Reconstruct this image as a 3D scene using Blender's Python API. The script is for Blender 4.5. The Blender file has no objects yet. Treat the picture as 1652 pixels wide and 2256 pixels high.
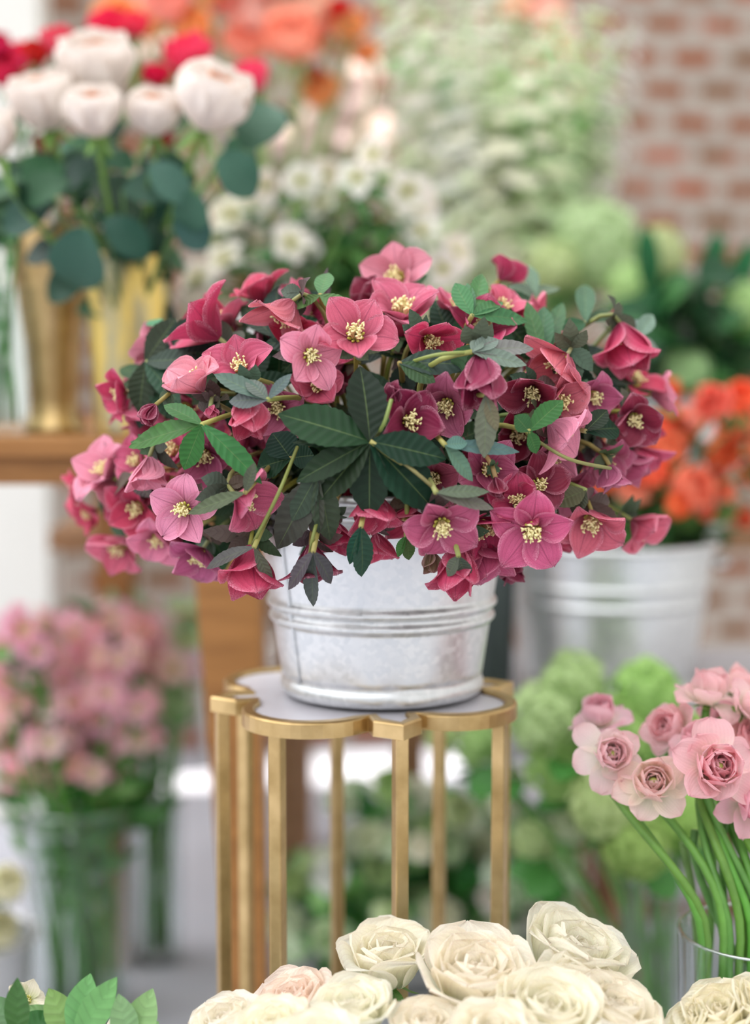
import bpy, math, random
from mathutils import Vector, Matrix, Quaternion
from math import sin, cos, pi, radians as R

S = bpy.context.scene
COL = S.collection
rng = random.Random(7)

# ---------------------------------------------------------------- camera, world, sun, exposure
W_PX, H_PX, F_PX = 1652.0, 2256.0, 3223.0
CAM = Vector((0, 0, 1.12)); TILT = R(5.2)
cd = bpy.data.cameras.new('camera'); cam = bpy.data.objects.new('camera', cd); COL.objects.link(cam)
cam.location = CAM; cam.rotation_euler = (pi/2 - TILT, 0, 0)
cd.sensor_fit = 'VERTICAL'; cd.sensor_height = 56.0; cd.lens = 80.0
cd.clip_start = 0.05
cd.dof.use_dof = True; cd.dof.focus_distance = 1.30; cd.dof.aperture_fstop = 2.4
S.camera = cam
S.view_settings.view_transform = 'Standard'; S.view_settings.look = 'None'
S.view_settings.gamma = 1.0; S.view_settings.use_curve_mapping = False
S.view_settings.exposure = 0.45
S.cycles.max_bounces = 8; S.cycles.transparent_max_bounces = 12
S.cycles.caustics_reflective = False; S.cycles.caustics_refractive = False
S.cycles.sample_clamp_indirect = 6.0

world = bpy.data.worlds.new('sky'); S.world = world; world.use_nodes = True
nt = world.node_tree; nt.nodes.clear()
wo = nt.nodes.new('ShaderNodeOutputWorld'); wb = nt.nodes.new('ShaderNodeBackground')
tc = nt.nodes.new('ShaderNodeTexCoord'); sx = nt.nodes.new('ShaderNodeSeparateXYZ')
nt.links.new(tc.outputs['Generated'], sx.inputs[0])
mr = nt.nodes.new('ShaderNodeMapRange'); mr.inputs[1].default_value = -0.1; mr.inputs[2].default_value = 0.75
mr.inputs[3].default_value = 0.14; mr.inputs[4].default_value = 2.1
nt.links.new(sx.outputs[2], mr.inputs[0])
ml = nt.nodes.new('ShaderNodeMapRange'); ml.inputs[1].default_value = 0.7; ml.inputs[2].default_value = -0.7
ml.inputs[3].default_value = 0.6; ml.inputs[4].default_value = 1.5          # open sky towards the left
nt.links.new(sx.outputs[0], ml.inputs[0])
mm = nt.nodes.new('ShaderNodeMath'); mm.operation = 'MULTIPLY'
nt.links.new(mr.outputs[0], mm.inputs[0]); nt.links.new(ml.outputs[0], mm.inputs[1])
nt.links.new(mm.outputs[0], wb.inputs[1]); wb.inputs[0].default_value = (0.97, 0.985, 1.0, 1)
nt.links.new(wb.outputs[0], wo.inputs[0])

sd = bpy.data.lights.new('sun', 'SUN'); sd.energy = 9.0; sd.angle = R(0.6); sd.color = (1.0, 0.95, 0.88)
sun = bpy.data.objects.new('sun', sd); COL.objects.link(sun)
SUN_TO = Vector((0.6, 0.1, 0.79)).normalized()
sun.location = SUN_TO*8; sun.rotation_euler = SUN_TO.to_track_quat('Z', 'Y').to_euler()

# ---------------------------------------------------------------- helpers
_f = Vector((0, cos(TILT), -sin(TILT))); _u = Vector((0, sin(TILT), cos(TILT)))
def at(px, py, Y):
    d = _f*F_PX + Vector((1, 0, 0))*(px - W_PX/2) + _u*(H_PX/2 - py)
    return CAM + d*(Y/d.y)
def px_of(p):
    v = Vector(p) - CAM
    k = F_PX/v.dot(_f)
    return W_PX/2 + v.x*k, H_PX/2 - v.dot(_u)*k
def mpp(Y): return Y/F_PX            # metres per pixel at depth Y
def lin(c): return tuple((x/255/12.92 if x/255 <= .04045 else ((x/255+.055)/1.055)**2.4) for x in c[:3])
def col4(c): return lin(c) + (1.0,)
def jit(c, a): return tuple(max(0, min(255, x + rng.uniform(-a, a))) for x in c)
def lerp(a, b, t): return a + (b-a)*t
def smooth(a, b, t):
    t = max(0, min(1, (t-a)/(b-a))); return t*t*(3-2*t)

class MB:
    def __init__(s): s.v = []; s.f = []; s.uv = []; s.mi = []; s.m = 0
    def add(s, vs, fs, uvs=None):
        o = len(s.v); s.v += [tuple(x) for x in vs]; s.uv += uvs or [(0.5, 0.5)]*len(vs)
        for f in fs: s.f.append([i+o for i in f]); s.mi.append(s.m)
        return s
    def grid(s, rows, uvs=None, close=False):
        nr, nc = len(rows), len(rows[0]); vs = [p for r in rows for p in r]
        if uvs is None: uvs = [(j/max(1, nc-1), i/max(1, nr-1)) for i in range(nr) for j in range(nc)]
        fs = []
        for i in range(nr-1):
            for j in range(nc if close else nc-1):
                k = (j+1) % nc
                fs.append((i*nc+j, i*nc+k, (i+1)*nc+k, (i+1)*nc+j))
        return s.add(vs, fs, uvs)
    def tube(s, path, rad, n=7, cap=True):
        path = [Vector(p) for p in path]
        if not isinstance(rad, (list, tuple)): rad = [rad]*len(path)
        rows = []; nrm = None
        for i, p in enumerate(path):
            t = (path[min(i+1, len(path)-1)] - path[max(i-1, 0)]).normalized()
            if nrm is None: nrm = t.orthogonal().normalized()
            else:
                nrm = nrm - t*nrm.dot(t); nrm = nrm.normalized() if nrm.length > 1e-6 else t.orthogonal().normalized()
            b = t.cross(nrm)
            rows.append([p + (nrm*cos(2*pi*k/n) + b*sin(2*pi*k/n))*rad[i] for k in range(n)])
        o = len(s.v); s.grid(rows, close=True)
        if cap:
            s.f.append([o+k for k in reversed(range(n))]); s.mi.append(s.m)
            s.f.append([o+(len(rows)-1)*n+k for k in range(n)]); s.mi.append(s.m)
        return s
    def lathe(s, prof, n=48, centre=(0, 0, 0)):
        c = Vector(centre)
        rows = [[c + Vector((r*cos(2*pi*k/n), r*sin(2*pi*k/n), z)) for k in range(n)] for r, z in prof]
        return s.grid(rows, close=True)
    def box(s, c, d, rot=None):
        c = Vector(c); vs = []
        for x in (-1, 1):
            for y in (-1, 1):
                for z in (-1, 1):
                    p = Vector((x*d[0]/2, y*d[1]/2, z*d[2]/2)); vs.append(c + (rot @ p if rot else p))
        return s.add(vs, [(0, 1, 3, 2), (4, 6, 7, 5), (0, 4, 5, 1), (2, 3, 7, 6), (0, 2, 6, 4), (1, 5, 7, 3)])
    def merge(s, o, M):
        base = len(s.v); s.v += [tuple(M @ Vector(p)) for p in o.v]; s.uv += o.uv
        for f, m in zip(o.f, o.mi): s.f.append([i+base for i in f]); s.mi.append(m + s.m)
        return s
    def mesh(s, name, mats, flat=False):
        me = bpy.data.meshes.new(name); me.from_pydata(s.v, [], s.f)
        for m in (mats if isinstance(mats, (list, tuple)) else [mats]): me.materials.append(m)
        me.polygons.foreach_set('material_index', s.mi)
        me.polygons.foreach_set('use_smooth', [not flat]*len(s.f))
        uvl = me.uv_layers.new(name='UVMap')
        li = [0]*len(me.loops); me.loops.foreach_get('vertex_index', li)
        uvl.data.foreach_set('uv', [c for i in li for c in s.uv[i]])
        me.update(); return me

def link(name, me, parent=None, M=None, color=None, bevel=None):
    o = bpy.data.objects.new(name, me); COL.objects.link(o)
    if name == 'florets': o['kind'] = 'stuff'
    if parent: o.parent = parent
    if M is not None: o.matrix_local = M
    if color: o.color = col4(color)
    if bevel:
        b = o.modifiers.new('bevel', 'BEVEL'); b.width = bevel; b.segments = 2; b.limit_method = 'ANGLE'
    return o
def tag(o, label, cat, group=None):
    o['label'] = label; o['category'] = cat
    if group: o['group'] = group
    return o
def thing(name, loc, label, cat, group=None):
    o = bpy.data.objects.new(name, None); COL.objects.link(o); o.location = loc; o.empty_display_size = .02
    return tag(o, label, cat, group)
def structure(o): o['kind'] = 'structure'; return o
def bez(p0, p1, p2, p3, n=10):
    return [p0*(1-t)**3 + p1*3*t*(1-t)**2 + p2*3*t*t*(1-t) + p3*t**3 for t in [i/n for i in range(n+1)]]
def facing_matrix(F, d, roll, sc):
    d = Vector(d).normalized(); q = d.to_track_quat('Z', 'Y')
    return Matrix.Translation(F) @ q.to_matrix().to_4x4() @ Matrix.Rotation(roll, 4, 'Z') @ Matrix.Scale(sc, 4)

# ---------------------------------------------------------------- materials
class NT:
    def __init__(s, name):
        s.m = bpy.data.materials.new(name); s.m.use_nodes = True; s.t = s.m.node_tree; s.t.nodes.clear()
        s.out = s.n('ShaderNodeOutputMaterial')
    def n(s, ty, **kw):
        n = s.t.nodes.new(ty)
        for k, v in kw.items(): setattr(n, k, v)
        return n
    def l(s, a, b): s.t.links.new(a, b)
    def math(s, op, a, b=None, clamp=False):
        n = s.n('ShaderNodeMath', operation=op); n.use_clamp = clamp
        for i, x in enumerate((a, b)):
            if x is None: continue
            if isinstance(x, (int, float)): n.inputs[i].default_value = x
            else: s.l(x, n.inputs[i])
        return n.outputs[0]
    def mix(s, f, a, b, mode='MIX'):
        n = s.n('ShaderNodeMix', data_type='RGBA', blend_type=mode)
        for sock, x in ((n.inputs[0], f), (n.inputs[6], a), (n.inputs[7], b)):
            if isinstance(x, (int, float)): sock.default_value = x
            elif isinstance(x, tuple): sock.default_value = x
            else: s.l(x, sock)
        return n.outputs[2]
    def noise(s, scale, detail=3, vec=None, rough=.55):
        n = s.n('ShaderNodeTexNoise'); n.inputs['Scale'].default_value = scale; n.inputs['Detail'].default_value = detail
        n.inputs['Roughness'].default_value = rough
        if vec is not None: s.l(vec, n.inputs['Vector'])
        return n.outputs[0]
    def ramp(s, f, a, b, c0=0.0, c1=1.0):
        n = s.n('ShaderNodeMapRange'); s.l(f, n.inputs[0])
        for i, x in enumerate((a, b, c0, c1)): n.inputs[i+1].default_value = x
        return n.outputs[0]
    def bump(s, h, st, dist=.002):
        n = s.n('ShaderNodeBump'); n.inputs['Strength'].default_value = st; n.inputs['Distance'].default_value = dist
        s.l(h, n.inputs['Height']); return n.outputs[0]
    def pbsdf(s, color, rough=.5, metal=0, spec=.4, normal=None, **kw):
        p = s.n('ShaderNodeBsdfPrincipled')
        for k, x in (('Base Color', color), ('Roughness', rough), ('Metallic', metal), ('Specular IOR Level', spec)):
            if isinstance(x, (int, float)): p.inputs[k].default_value = x
            elif isinstance(x, tuple): p.inputs[k].default_value = x
            else: s.l(x, p.inputs[k])
        for k, x in kw.items(): p.inputs[k].default_value = x
        if normal is not None: s.l(normal, p.inputs['Normal'])
        return p
    def done(s, sh): s.l(sh, s.out.inputs[0]); return s.m

def organic(name, base=None, basek=0.0, edge=None, edgek=0.0, tip=None, tipk=0.0, vein=0.0, veinfreq=7, rough=.5, transl=.3,
            spec=.3, rib=None, mottle=.12, obj_color=True, color=(255, 255, 255), texscale=60, slant=0.0):
    """Petal or leaf: uv.x runs across, uv.y from base to tip; colour comes from the object's own colour."""
    k = NT(name); uv = k.n('ShaderNodeUVMap'); uv.uv_map = 'UVMap'
    sp = k.n('ShaderNodeSeparateXYZ'); k.l(uv.outputs[0], sp.inputs[0]); u, t = sp.outputs[0], sp.outputs[1]
    if obj_color: c = k.n('ShaderNodeObjectInfo').outputs['Color']
    else: c = col4(color)
    g = k.n('ShaderNodeNewGeometry'); tcn = k.n('ShaderNodeTexCoord')
    au = k.math('ABSOLUTE', k.math('SUBTRACT', k.math('MULTIPLY', u, 2.0), 1.0))
    if base: c = k.mix(k.math('MULTIPLY', k.ramp(t, .62, .0), basek), c, col4(base))
    if tip: c = k.mix(k.math('MULTIPLY', k.ramp(t, .55, 1.0), tipk), c, col4(tip))
    if edge:
        e = k.math('MAXIMUM', k.ramp(au, .72, 1.0), k.ramp(t, .82, 1.0))
        nz = k.ramp(k.noise(45, 2, tcn.outputs['Object']), .35, .65)
        c = k.mix(k.math('MULTIPLY', k.math('MULTIPLY', e, nz), edgek), c, col4(edge))
    n1 = k.noise(texscale, 3, tcn.outputs['Object'])
    c = k.mix(1.0, c, k.mix(k.ramp(n1, .3, .7), (1-mottle,)*3+(1,), (1+mottle,)*3+(1,)), 'MULTIPLY')
    nrm = None
    if vein:
        w = k.math('ADD', k.math('MULTIPLY', au, veinfreq), k.math('MULTIPLY', t, slant))
        sn = k.math('SINE', k.math('MULTIPLY', w, 2*pi))
        vv = k.ramp(sn, .55, 1.0)
        c = k.mix(k.math('MULTIPLY', vv, vein), c, k.mix(1.0, c, (.55, .4, .5, 1), 'MULTIPLY'))
        nrm = k.bump(k.math('ADD', sn, k.math('MULTIPLY', n1, 2.0)), .25, .0008)
    if rib:
        c = k.mix(k.ramp(au, .05, .015, 0, .45), c, col4(rib))
    p = k.pbsdf(c, rough, 0, spec, nrm)
    if transl:
        tr = k.n('ShaderNodeBsdfTranslucent')
        k.l(c if not isinstance(c, tuple) else c, tr.inputs[0]) if not isinstance(c, tuple) else None
        mx = k.n('ShaderNodeMixShader'); mx.inputs[0].default_value = transl
        k.l(p.outputs[0], mx.inputs[1]); k.l(tr.outputs[0], mx.inputs[2]); return k.done(mx.outputs[0])
    return k.done(p.outputs[0])

M = {}
M['hell'] = organic('hellebore_petal', base=(112, 40, 72), basek=.45, edge=(242, 184, 202), edgek=.65, vein=.22, veinfreq=4, slant=1.2, rough=.46, transl=.24, mottle=.18, texscale=90, rib=(120, 34, 66))
M['whell'] = organic('white_petal', base=(190, 205, 140), basek=.75, vein=.1, veinfreq=4, rough=.5, transl=.35, mottle=.05)
M['rose'] = organic('rose_petal', base=(252, 214, 184), basek=.22, rough=.55, transl=.4, mottle=.04, spec=.2, vein=.05)
M['wrose'] = organic('cream_rose_petal', base=(220, 230, 168), basek=.45, edge=(240, 180, 168), edgek=.18, rough=.55, transl=.5, mottle=.05, spec=.22, vein=.10, veinfreq=6, slant=1.0)
M['ranun'] = organic('ranunculus_petal', base=(253, 252, 232), basek=.9, tip=(251, 178, 194), tipk=.38, rough=.5, transl=.5, mottle=.05, spec=.2, vein=.10, veinfreq=6)
M['bright'] = organic('bright_petal', rough=.5, transl=.5, mottle=.12, spec=.2)
M['alst'] = organic('alstroemeria_petal', base=(236, 240, 170), basek=.95, tip=(248, 170, 184), tipk=.2, rough=.5, transl=.5, mottle=.12, spec=.2)
M['leaf'] = organic('leaf', base=None, vein=.25, veinfreq=1.0, slant=-9.0, rough=.5, transl=.2, spec=.22, rib=(110, 130, 80), mottle=.15, texscale=70)
M['rleaf'] = organic('rose_leaf', vein=.2, veinfreq=1.0, slant=-7.0, rough=.42, transl=.2, spec=.32, mottle=.12, texscale=50)
M['bract'] = organic('bract', vein=.3, veinfreq=1.0, slant=-7.0, rough=.55, transl=.2, spec=.3, mottle=.2, texscale=120)
M['stem'] = organic('stem', rough=.45, transl=0, spec=.4, mottle=.18, texscale=40)
M['floret'] = organic('floret', rough=.6, transl=.45, spec=.2, mottle=.1)
def plain(name, c, rough=.5, metal=0, spec=.4, mott=.08, scale=30, bump=.0, **kw):
    k = NT(name); tcn = k.n('ShaderNodeTexCoord'); n = k.noise(scale, 4, tcn.outputs['Object'])
    cc = k.mix(1.0, col4(c), k.mix(k.ramp(n, .3, .7), (1-mott,)*3+(1,), (1+mott,)*3+(1,)), 'MULTIPLY')
    return k.done(k.pbsdf(cc, rough, metal, spec, k.bump(n, bump, .002) if bump else None, **kw).outputs[0])
M['stamen'] = plain('stamen', (238, 226, 168), .6)
M['pollen'] = plain('nectary', (190, 186, 84), .6)
M['greeneye'] = plain('green_eye', (188, 206, 110), .6, mott=.3, scale=300)
M['white'] = plain('white_paint', (226, 224, 218), .6, mott=.02, scale=6)
M['stone'] = plain('marble_inset', (226, 224, 232), .25, mott=.03, scale=12)
M['darkvase'] = plain('dark_zinc', (58, 66, 66), .5, .4)
M['soil'] = plain('water_dark', (40, 52, 40), .3)

k = NT('galvanised_steel'); tcn = k.n('ShaderNodeTexCoord')
vo = k.n('ShaderNodeTexVoronoi'); vo.inputs['Scale'].default_value = 170; k.l(tcn.outputs['Object'], vo.inputs['Vector'])
n = k.noise(14, 4, tcn.outputs['Object']); n2 = k.noise(160, 2, tcn.outputs['Object'])
sp = k.n('ShaderNodeSeparateColor'); k.l(vo.outputs['Color'], sp.inputs[0])
f = k.math('ADD', k.math('MULTIPLY', sp.outputs[0], .55), k.math('MULTIPLY', n, .5))
c = k.mix(k.ramp(f, .2, .85), (.60, .62, .63, 1), (.76, .77, .775, 1))
M['zinc'] = k.done(k.pbsdf(c, k.ramp(f, .2, .9, .30, .46), .82, .5, k.bump(n2, .06, .001)).outputs[0])

k = NT('brushed_gold'); tcn = k.n('ShaderNodeTexCoord'); n = k.noise(22, 4, tcn.outputs['Object'], .55)
c = k.mix(k.ramp(n, .32, .68), (.40, .27, .11, 1), (.62, .44, .21, 1))
M['gold'] = k.done(k.pbsdf(c, k.ramp(n, .3, .7, .42, .28), .9, .5, k.bump(n, .12, .001)).outputs[0])
k = NT('mercury_gold'); tcn = k.n('ShaderNodeTexCoord')
mp = k.n('ShaderNodeMapping'); mp.inputs['Scale'].default_value = (40, 40, 9); k.l(tcn.outputs['Object'], mp.inputs[0]); n = k.noise(1.0, 4, mp.outputs[0])
c = k.mix(k.ramp(n, .40, .62), (.40, .37, .24, 1), (.80, .58, .16, 1))
M['mercury'] = k.done(k.pbsdf(c, .34, .7, .5).outputs[0])

def wood(name, a, b, rough=.5):
    k = NT(name); tcn = k.n('ShaderNodeTexCoord'); mp = k.n('ShaderNodeMapping'); mp.inputs['Scale'].default_value = (3, 30, 30)
    k.l(tcn.outputs['Object'], mp.inputs[0]); n = k.noise(2.0, 6, mp.outputs[0], .6)
    c = k.mix(k.ramp(n, .3, .7), col4(a), col4(b))
    return k.done(k.pbsdf(c, rough, 0, .4, k.bump(n, .15, .002)).outputs[0])
M['wood'] = wood('honey_wood', (138, 92, 46), (170, 118, 64), .42)
M['woodlit'] = wood('lit_edge_wood', (206, 200, 168), (226, 220, 192), .5)  # left faces of the table legs: light falling there, painted into the wood colour
M['woodgrey'] = wood('grey_table_top', (160, 156, 158), (178, 174, 178), .5)
M['woodbrown'] = wood('brown_wood', (128, 92, 62), (156, 116, 82), .55)

k = NT('thin_glass')
g = k.n('ShaderNodeBsdfGlossy'); g.inputs['Roughness'].default_value = .03
t = k.n('ShaderNodeBsdfTransparent'); t.inputs[0].default_value = (.95, .975, .97, 1)
fr = k.n('ShaderNodeLayerWeight'); fr.inputs[0].default_value = .5
fq = k.math('ADD', k.math('MULTIPLY', k.math('POWER', fr.outputs['Facing'], 3.0), .75), .04)
mx = k.n('ShaderNodeMixShader'); k.l(fq, mx.inputs[0]); k.l(t.outputs[0], mx.inputs[1]); k.l(g.outputs[0], mx.inputs[2])
M['glass'] = k.done(mx.outputs[0])

k = NT('glass_rim'); g = k.n('ShaderNodeBsdfGlossy'); g.inputs['Roughness'].default_value = .05; t = k.n('ShaderNodeBsdfTransparent'); t.inputs[0].default_value = (.86, .93, .91, 1)
mx = k.n('ShaderNodeMixShader'); mx.inputs[0].default_value = .42; k.l(t.outputs[0], mx.inputs[1]); k.l(g.outputs[0], mx.inputs[2]); M['glassrim'] = k.done(mx.outputs[0])

k = NT('smeared_brick'); tcn = k.n('ShaderNodeTexCoord'); sp = k.n('ShaderNodeSeparateXYZ'); k.l(tcn.outputs['Object'], sp.inputs[0])
cb = k.n('ShaderNodeCombineXYZ'); k.l(sp.outputs[0], cb.inputs[0]); k.l(sp.outputs[2], cb.inputs[1])
wn = k.n('ShaderNodeTexNoise'); wn.inputs['Scale'].default_value = 9; k.l(cb.outputs[0], wn.inputs['Vector'])
va = k.n('ShaderNodeVectorMath', operation='MULTIPLY_ADD'); k.l(wn.outputs['Color'], va.inputs[0]); va.inputs[1].default_value = (.018, .018, 0); k.l(cb.outputs[0], va.inputs[2])
br = k.n('ShaderNodeTexBrick'); k.l(va.outputs[0], br.inputs['Vector']); br.offset = .5
for kk, v in (('Scale', 1.0), ('Brick Width', .178), ('Row Height', .0975), ('Mortar Size', .027), ('Mortar Smooth', .12), ('Bias', .0)): br.inputs[kk].default_value = v
br.inputs['Color1'].default_value = col4((150, 76, 40)); br.inputs['Color2'].default_value = col4((118, 82, 52)); br.inputs['Mortar'].default_value = col4((190, 178, 168))
mort = k.mix(k.ramp(k.noise(5, 4, cb.outputs[0]), .3, .7), col4((158, 147, 137)), col4((180, 170, 160)))
pk = k.mix(k.ramp(k.noise(4.3, 1, cb.outputs[0]), .52, .62), br.outputs['Color'], k.mix(.45, br.outputs['Color'], col4((196, 130, 116))))
bc = k.mix(br.outputs['Fac'], pk, mort)
M['brick'] = k.done(k.pbsdf(bc, .85, 0, .2, k.bump(br.outputs['Fac'], -.0, .004)).outputs[0])
k = NT('concrete'); tcn = k.n('ShaderNodeTexCoord'); n = k.noise(3, 6, tcn.outputs['Object'])
M['floor'] = k.done(k.pbsdf(k.mix(k.ramp(n, .3, .7), col4((176, 178, 188)), col4((194, 194, 202))), .6, 0, .35).outputs[0])

# ---------------------------------------------------------------- the setting
fl = structure(link('floor', MB().box((0, 1.5, -.05), (9, 11, .1)).mesh('floor', M['floor'], True)))
WALL_T = math.atan(.14)
wb_ = structure(link('wall_back', MB().box((0, .1, 1.9), (8, .2, 3.8)).mesh('wall_back', M['brick'], True)))
wb_.location = (0, 4.40, 0); wb_.rotation_euler = (0, 0, WALL_T)
# tall unseen wall added on the right to block the sun: everything in front of its end stands in open shade, the strip by the back wall in sun
structure(link('added_shade_wall', MB().box((2.35, -1.317, 3.5), (.3, 11.36, 7.0)).mesh('added_shade_wall', M['white'], True)))
p0 = at(-60, 700, 3.6); p1 = at(100, 700, 3.6)
po = structure(link('trim_1', MB().box(((p0.x+p1.x)/2 - .1, 3.66, 1.5), (p1.x-p0.x+.2, .12, 3.0)).mesh('post', M['white'], True), bevel=.006))

# ---------------------------------------------------------------- vessels and furniture
STAND = at(805, 1525, 1.5); ZS = STAND.z
def quatrefoil(c, r, Rb, n=20):
    """barbed quatrefoil outline: four round lobes and four pointed corners, first corner turned 13 degrees from the viewer"""
    pts = []
    for q in range(4):
        a = R(-90 + 13 + 90*q)                      # corner direction
        la = a + R(45)                              # lobe direction
        pts.append(Vector((cos(a), sin(a), 0))*Rb)
        for e in (1,):
            k1 = Vector((cos(a), sin(a), 0))*(Rb*.86) + Vector((-sin(a), cos(a), 0))*.024
            pts.append(k1)
        C = Vector((cos(la), sin(la), 0))*c
        a0, a1 = la - R(88), la + R(88)
        for i in range(n+1):
            b = lerp(a0, a1, i/n); pts.append(C + Vector((cos(b), sin(b), 0))*r)
        a2 = a + R(90)
        pts.append(Vector((cos(a2), sin(a2), 0))*(Rb*.86) - Vector((-sin(a2), cos(a2), 0))*.024)
    return pts
OUT = quatrefoil(.100, .068, .162)
def inset(pts, d):
    n = len(pts); res = []
    for i, p in enumerate(pts):
        t = (pts[(i+1) % n] - pts[i-1]).normalized(); res.append(p - Vector((t.y, -t.x, 0))*d)
    return res
st = thing('plant_stand', (STAND.x, STAND.y, 0), 'gold metal plant stand with a four-lobed pale top, carrying the galvanised pail', 'plant stand')
m = MB(); INN = inset(OUT, .013)
prof = [(OUT, ZS-.012), (OUT, ZS+.002), (inset(OUT, .002), ZS+.004), (inset(OUT, .011), ZS+.004), (INN, ZS+.002), (INN, ZS-.012), (OUT, ZS-.012)]
m.grid([[Vector((p.x, p.y, z)) for p in ps] for ps, z in prof], close=True)
link('rim', m.mesh('rim', M['gold'], True), st, bevel=.001)
m = MB(); n_ = len(INN); I2 = inset(OUT, .0125)
m.add([(p.x, p.y, ZS) for p in I2] + [(0, 0, ZS)] + [(p.x, p.y, ZS-.008) for p in I2],
      [(i, (i+1) % n_, n_) for i in range(n_)] + [(i, i+n_+1, (i+1) % n_ + n_+1, (i+1) % n_) for i in range(n_)])
tp = link('top', m.mesh('top', M['stone'], True), st); tp['label'] = 'pale white inset top'
legs = []
for q in range(4):
    a = R(-90+13+90*q)
    legs += [(Vector((cos(a), sin(a), 0))*.150, a), (Vector((cos(a+R(45)), sin(a+R(45)), 0))*.157, a+R(45))]
for p, a in legs:
    lm = MB().box((p.x, p.y, (ZS-.011)/2 + .002), (.0132, .0132, ZS-.016), Matrix.Rotation(a+R(8), 3, 'Z'))
    link('leg', lm.mesh('leg', M['gold'], True), st, bevel=.0015)
for zz in (.06,):
    pts = [Vector((p.x*.93, p.y*.93, zz)) for p in OUT]
    link('lower_ring', MB().tube(pts + [pts[0]], .005, 6, False).mesh('lower_ring', M['gold']), st)

def pail(name, loc, r0, r1, h, rings, label, cat='bucket', mat='zinc', seam=True, handles=True, rim=.006, foot=True):
    t = thing(name, loc, label, cat)
    prof = [(0, .004), (r0*.96, .004), (r0*.97, 0), (r0, 0)]
    if foot: prof += [(r0+.0035, .003), (r0+.0045, .009), (r0+.003, .015), (r0+.0005, .018)]
    rr = lambda z: lerp(r0, r1, z/h)
    zs = [i/40*h for i in range(2, 41)]
    zz = sorted(set([z for z in zs if z > .02] + [z*h + d for z in rings for d in (-.006, -.004, -.002, 0, .002, .004, .006)]))
    for z in zz:
        b = sum(.0042*max(0, cos(min(1, abs(z - q*h)/.006)*pi/2)) for q in rings)
        prof.append((rr(z) + b, z))
    for i in range(7):
        a = -pi/2 + pi*i/6*1.5; prof.append((r1 + rim*.6 + rim*cos(a)*.9, h + rim*sin(a)))
    prof += [(r1 - .001, h-.004), (lerp(r0, r1, .85), h*.85), (r0*.98, .008), (0, .008)]
    link('body', MB().lathe(prof, 72).mesh('body', M[mat]), t)
    if seam:
        a = R(-90-52); pth = [Vector(((rr(z)+.0006)*cos(a), (rr(z)+.0006)*sin(a), z)) for z in [.018 + i/16*(h-.03) for i in range(17)]]
        link('seam', MB().tube(pth, .0022, 6).mesh('seam', M[mat]), t)
    link('water', MB().lathe([(0, h*.8), (lerp(r0, r1, .8)-.002, h*.8)], 40).mesh('water', M['soil']), t)
    if handles:
        for s_ in (-1, 1):
            pth = [Vector((s_*(rr(h*.82) + .002 + .03*sin(pi*i/10)), .045*cos(pi*i/10), h*.86 - .0*i)) for i in range(11)]
            link('handle', MB().tube(pth, .004, 8).mesh('handle', M[mat]), t)
    return t
PC = Vector((STAND.x + .017, 1.5, ZS + .0045))
pail('galvanised_pail', PC, .101, .131, .205, (.385, .455, .86, .92), 'round galvanised steel pail of pink hellebores standing on the gold stand', handles=False)

# left display table
ZT = at(100, 962, 1.95).z
tb = thing('display_table', (at(200, 1000, 2.2).x, 2.2, 0), 'honey brown wooden table at left holding the gold vases', 'table')
ox, oy = tb.location.x, tb.location.y
xa, xb = at(-260, 900, 1.95).x, at(640, 900, 1.95).x
link('tabletop', MB().box(((xa+xb)/2-ox, 2.37-oy, ZT-.014), (xb-xa, .84, .028)).mesh('tabletop', M['wood'], True), tb, bevel=.004)
link('apron', MB().box(((xa+xb)/2-ox-.01, 1.985-oy, ZT-.028-.019), (xb-xa-.06, .02, .038)).mesh('apron', M['wood'], True), tb)
def taper_leg(topc, botc, ztop, w0, w1, mats, d0=.06, d1=.04):
    m = MB(); vs = []
    for c, z, w, d in ((botc, 0, w1, d1), (topc, ztop, w0, d0)):
        vs += [(c.x-w/2, c.y-d/2, z), (c.x+w/2, c.y-d/2, z), (c.x+w/2, c.y+d/2, z), (c.x-w/2, c.y+d/2, z)]
    m.add(vs, [(0, 1, 5, 4), (1, 2, 6, 5), (2, 3, 7, 6)]); m.m = 1; m.add(vs, [(3, 0, 4, 7)]); m.m = 0; m.add(vs, [(3, 2, 1, 0), (4, 5, 6, 7)])
    return m.mesh('leg', mats, True)
def tleg(xt, xbm, Yt, w0, w1, Yb=None):
    a = at(xt, 1070, Yt); b = at(xbm, 2600, Yb or Yt)
    link('leg', taper_leg(Vector((a.x-ox, a.y-oy, 0)), Vector((b.x-ox, (Yb or Yt)-oy, 0)), ZT-.028, w0, w1, [M['wood'], M['woodlit']], .11, .06), tb)
tleg(497, 565, 2.06, .100, .040); tleg(262, 266, 2.72, .07, .05); tleg(-200, -180, 2.06, .09, .05)

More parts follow.
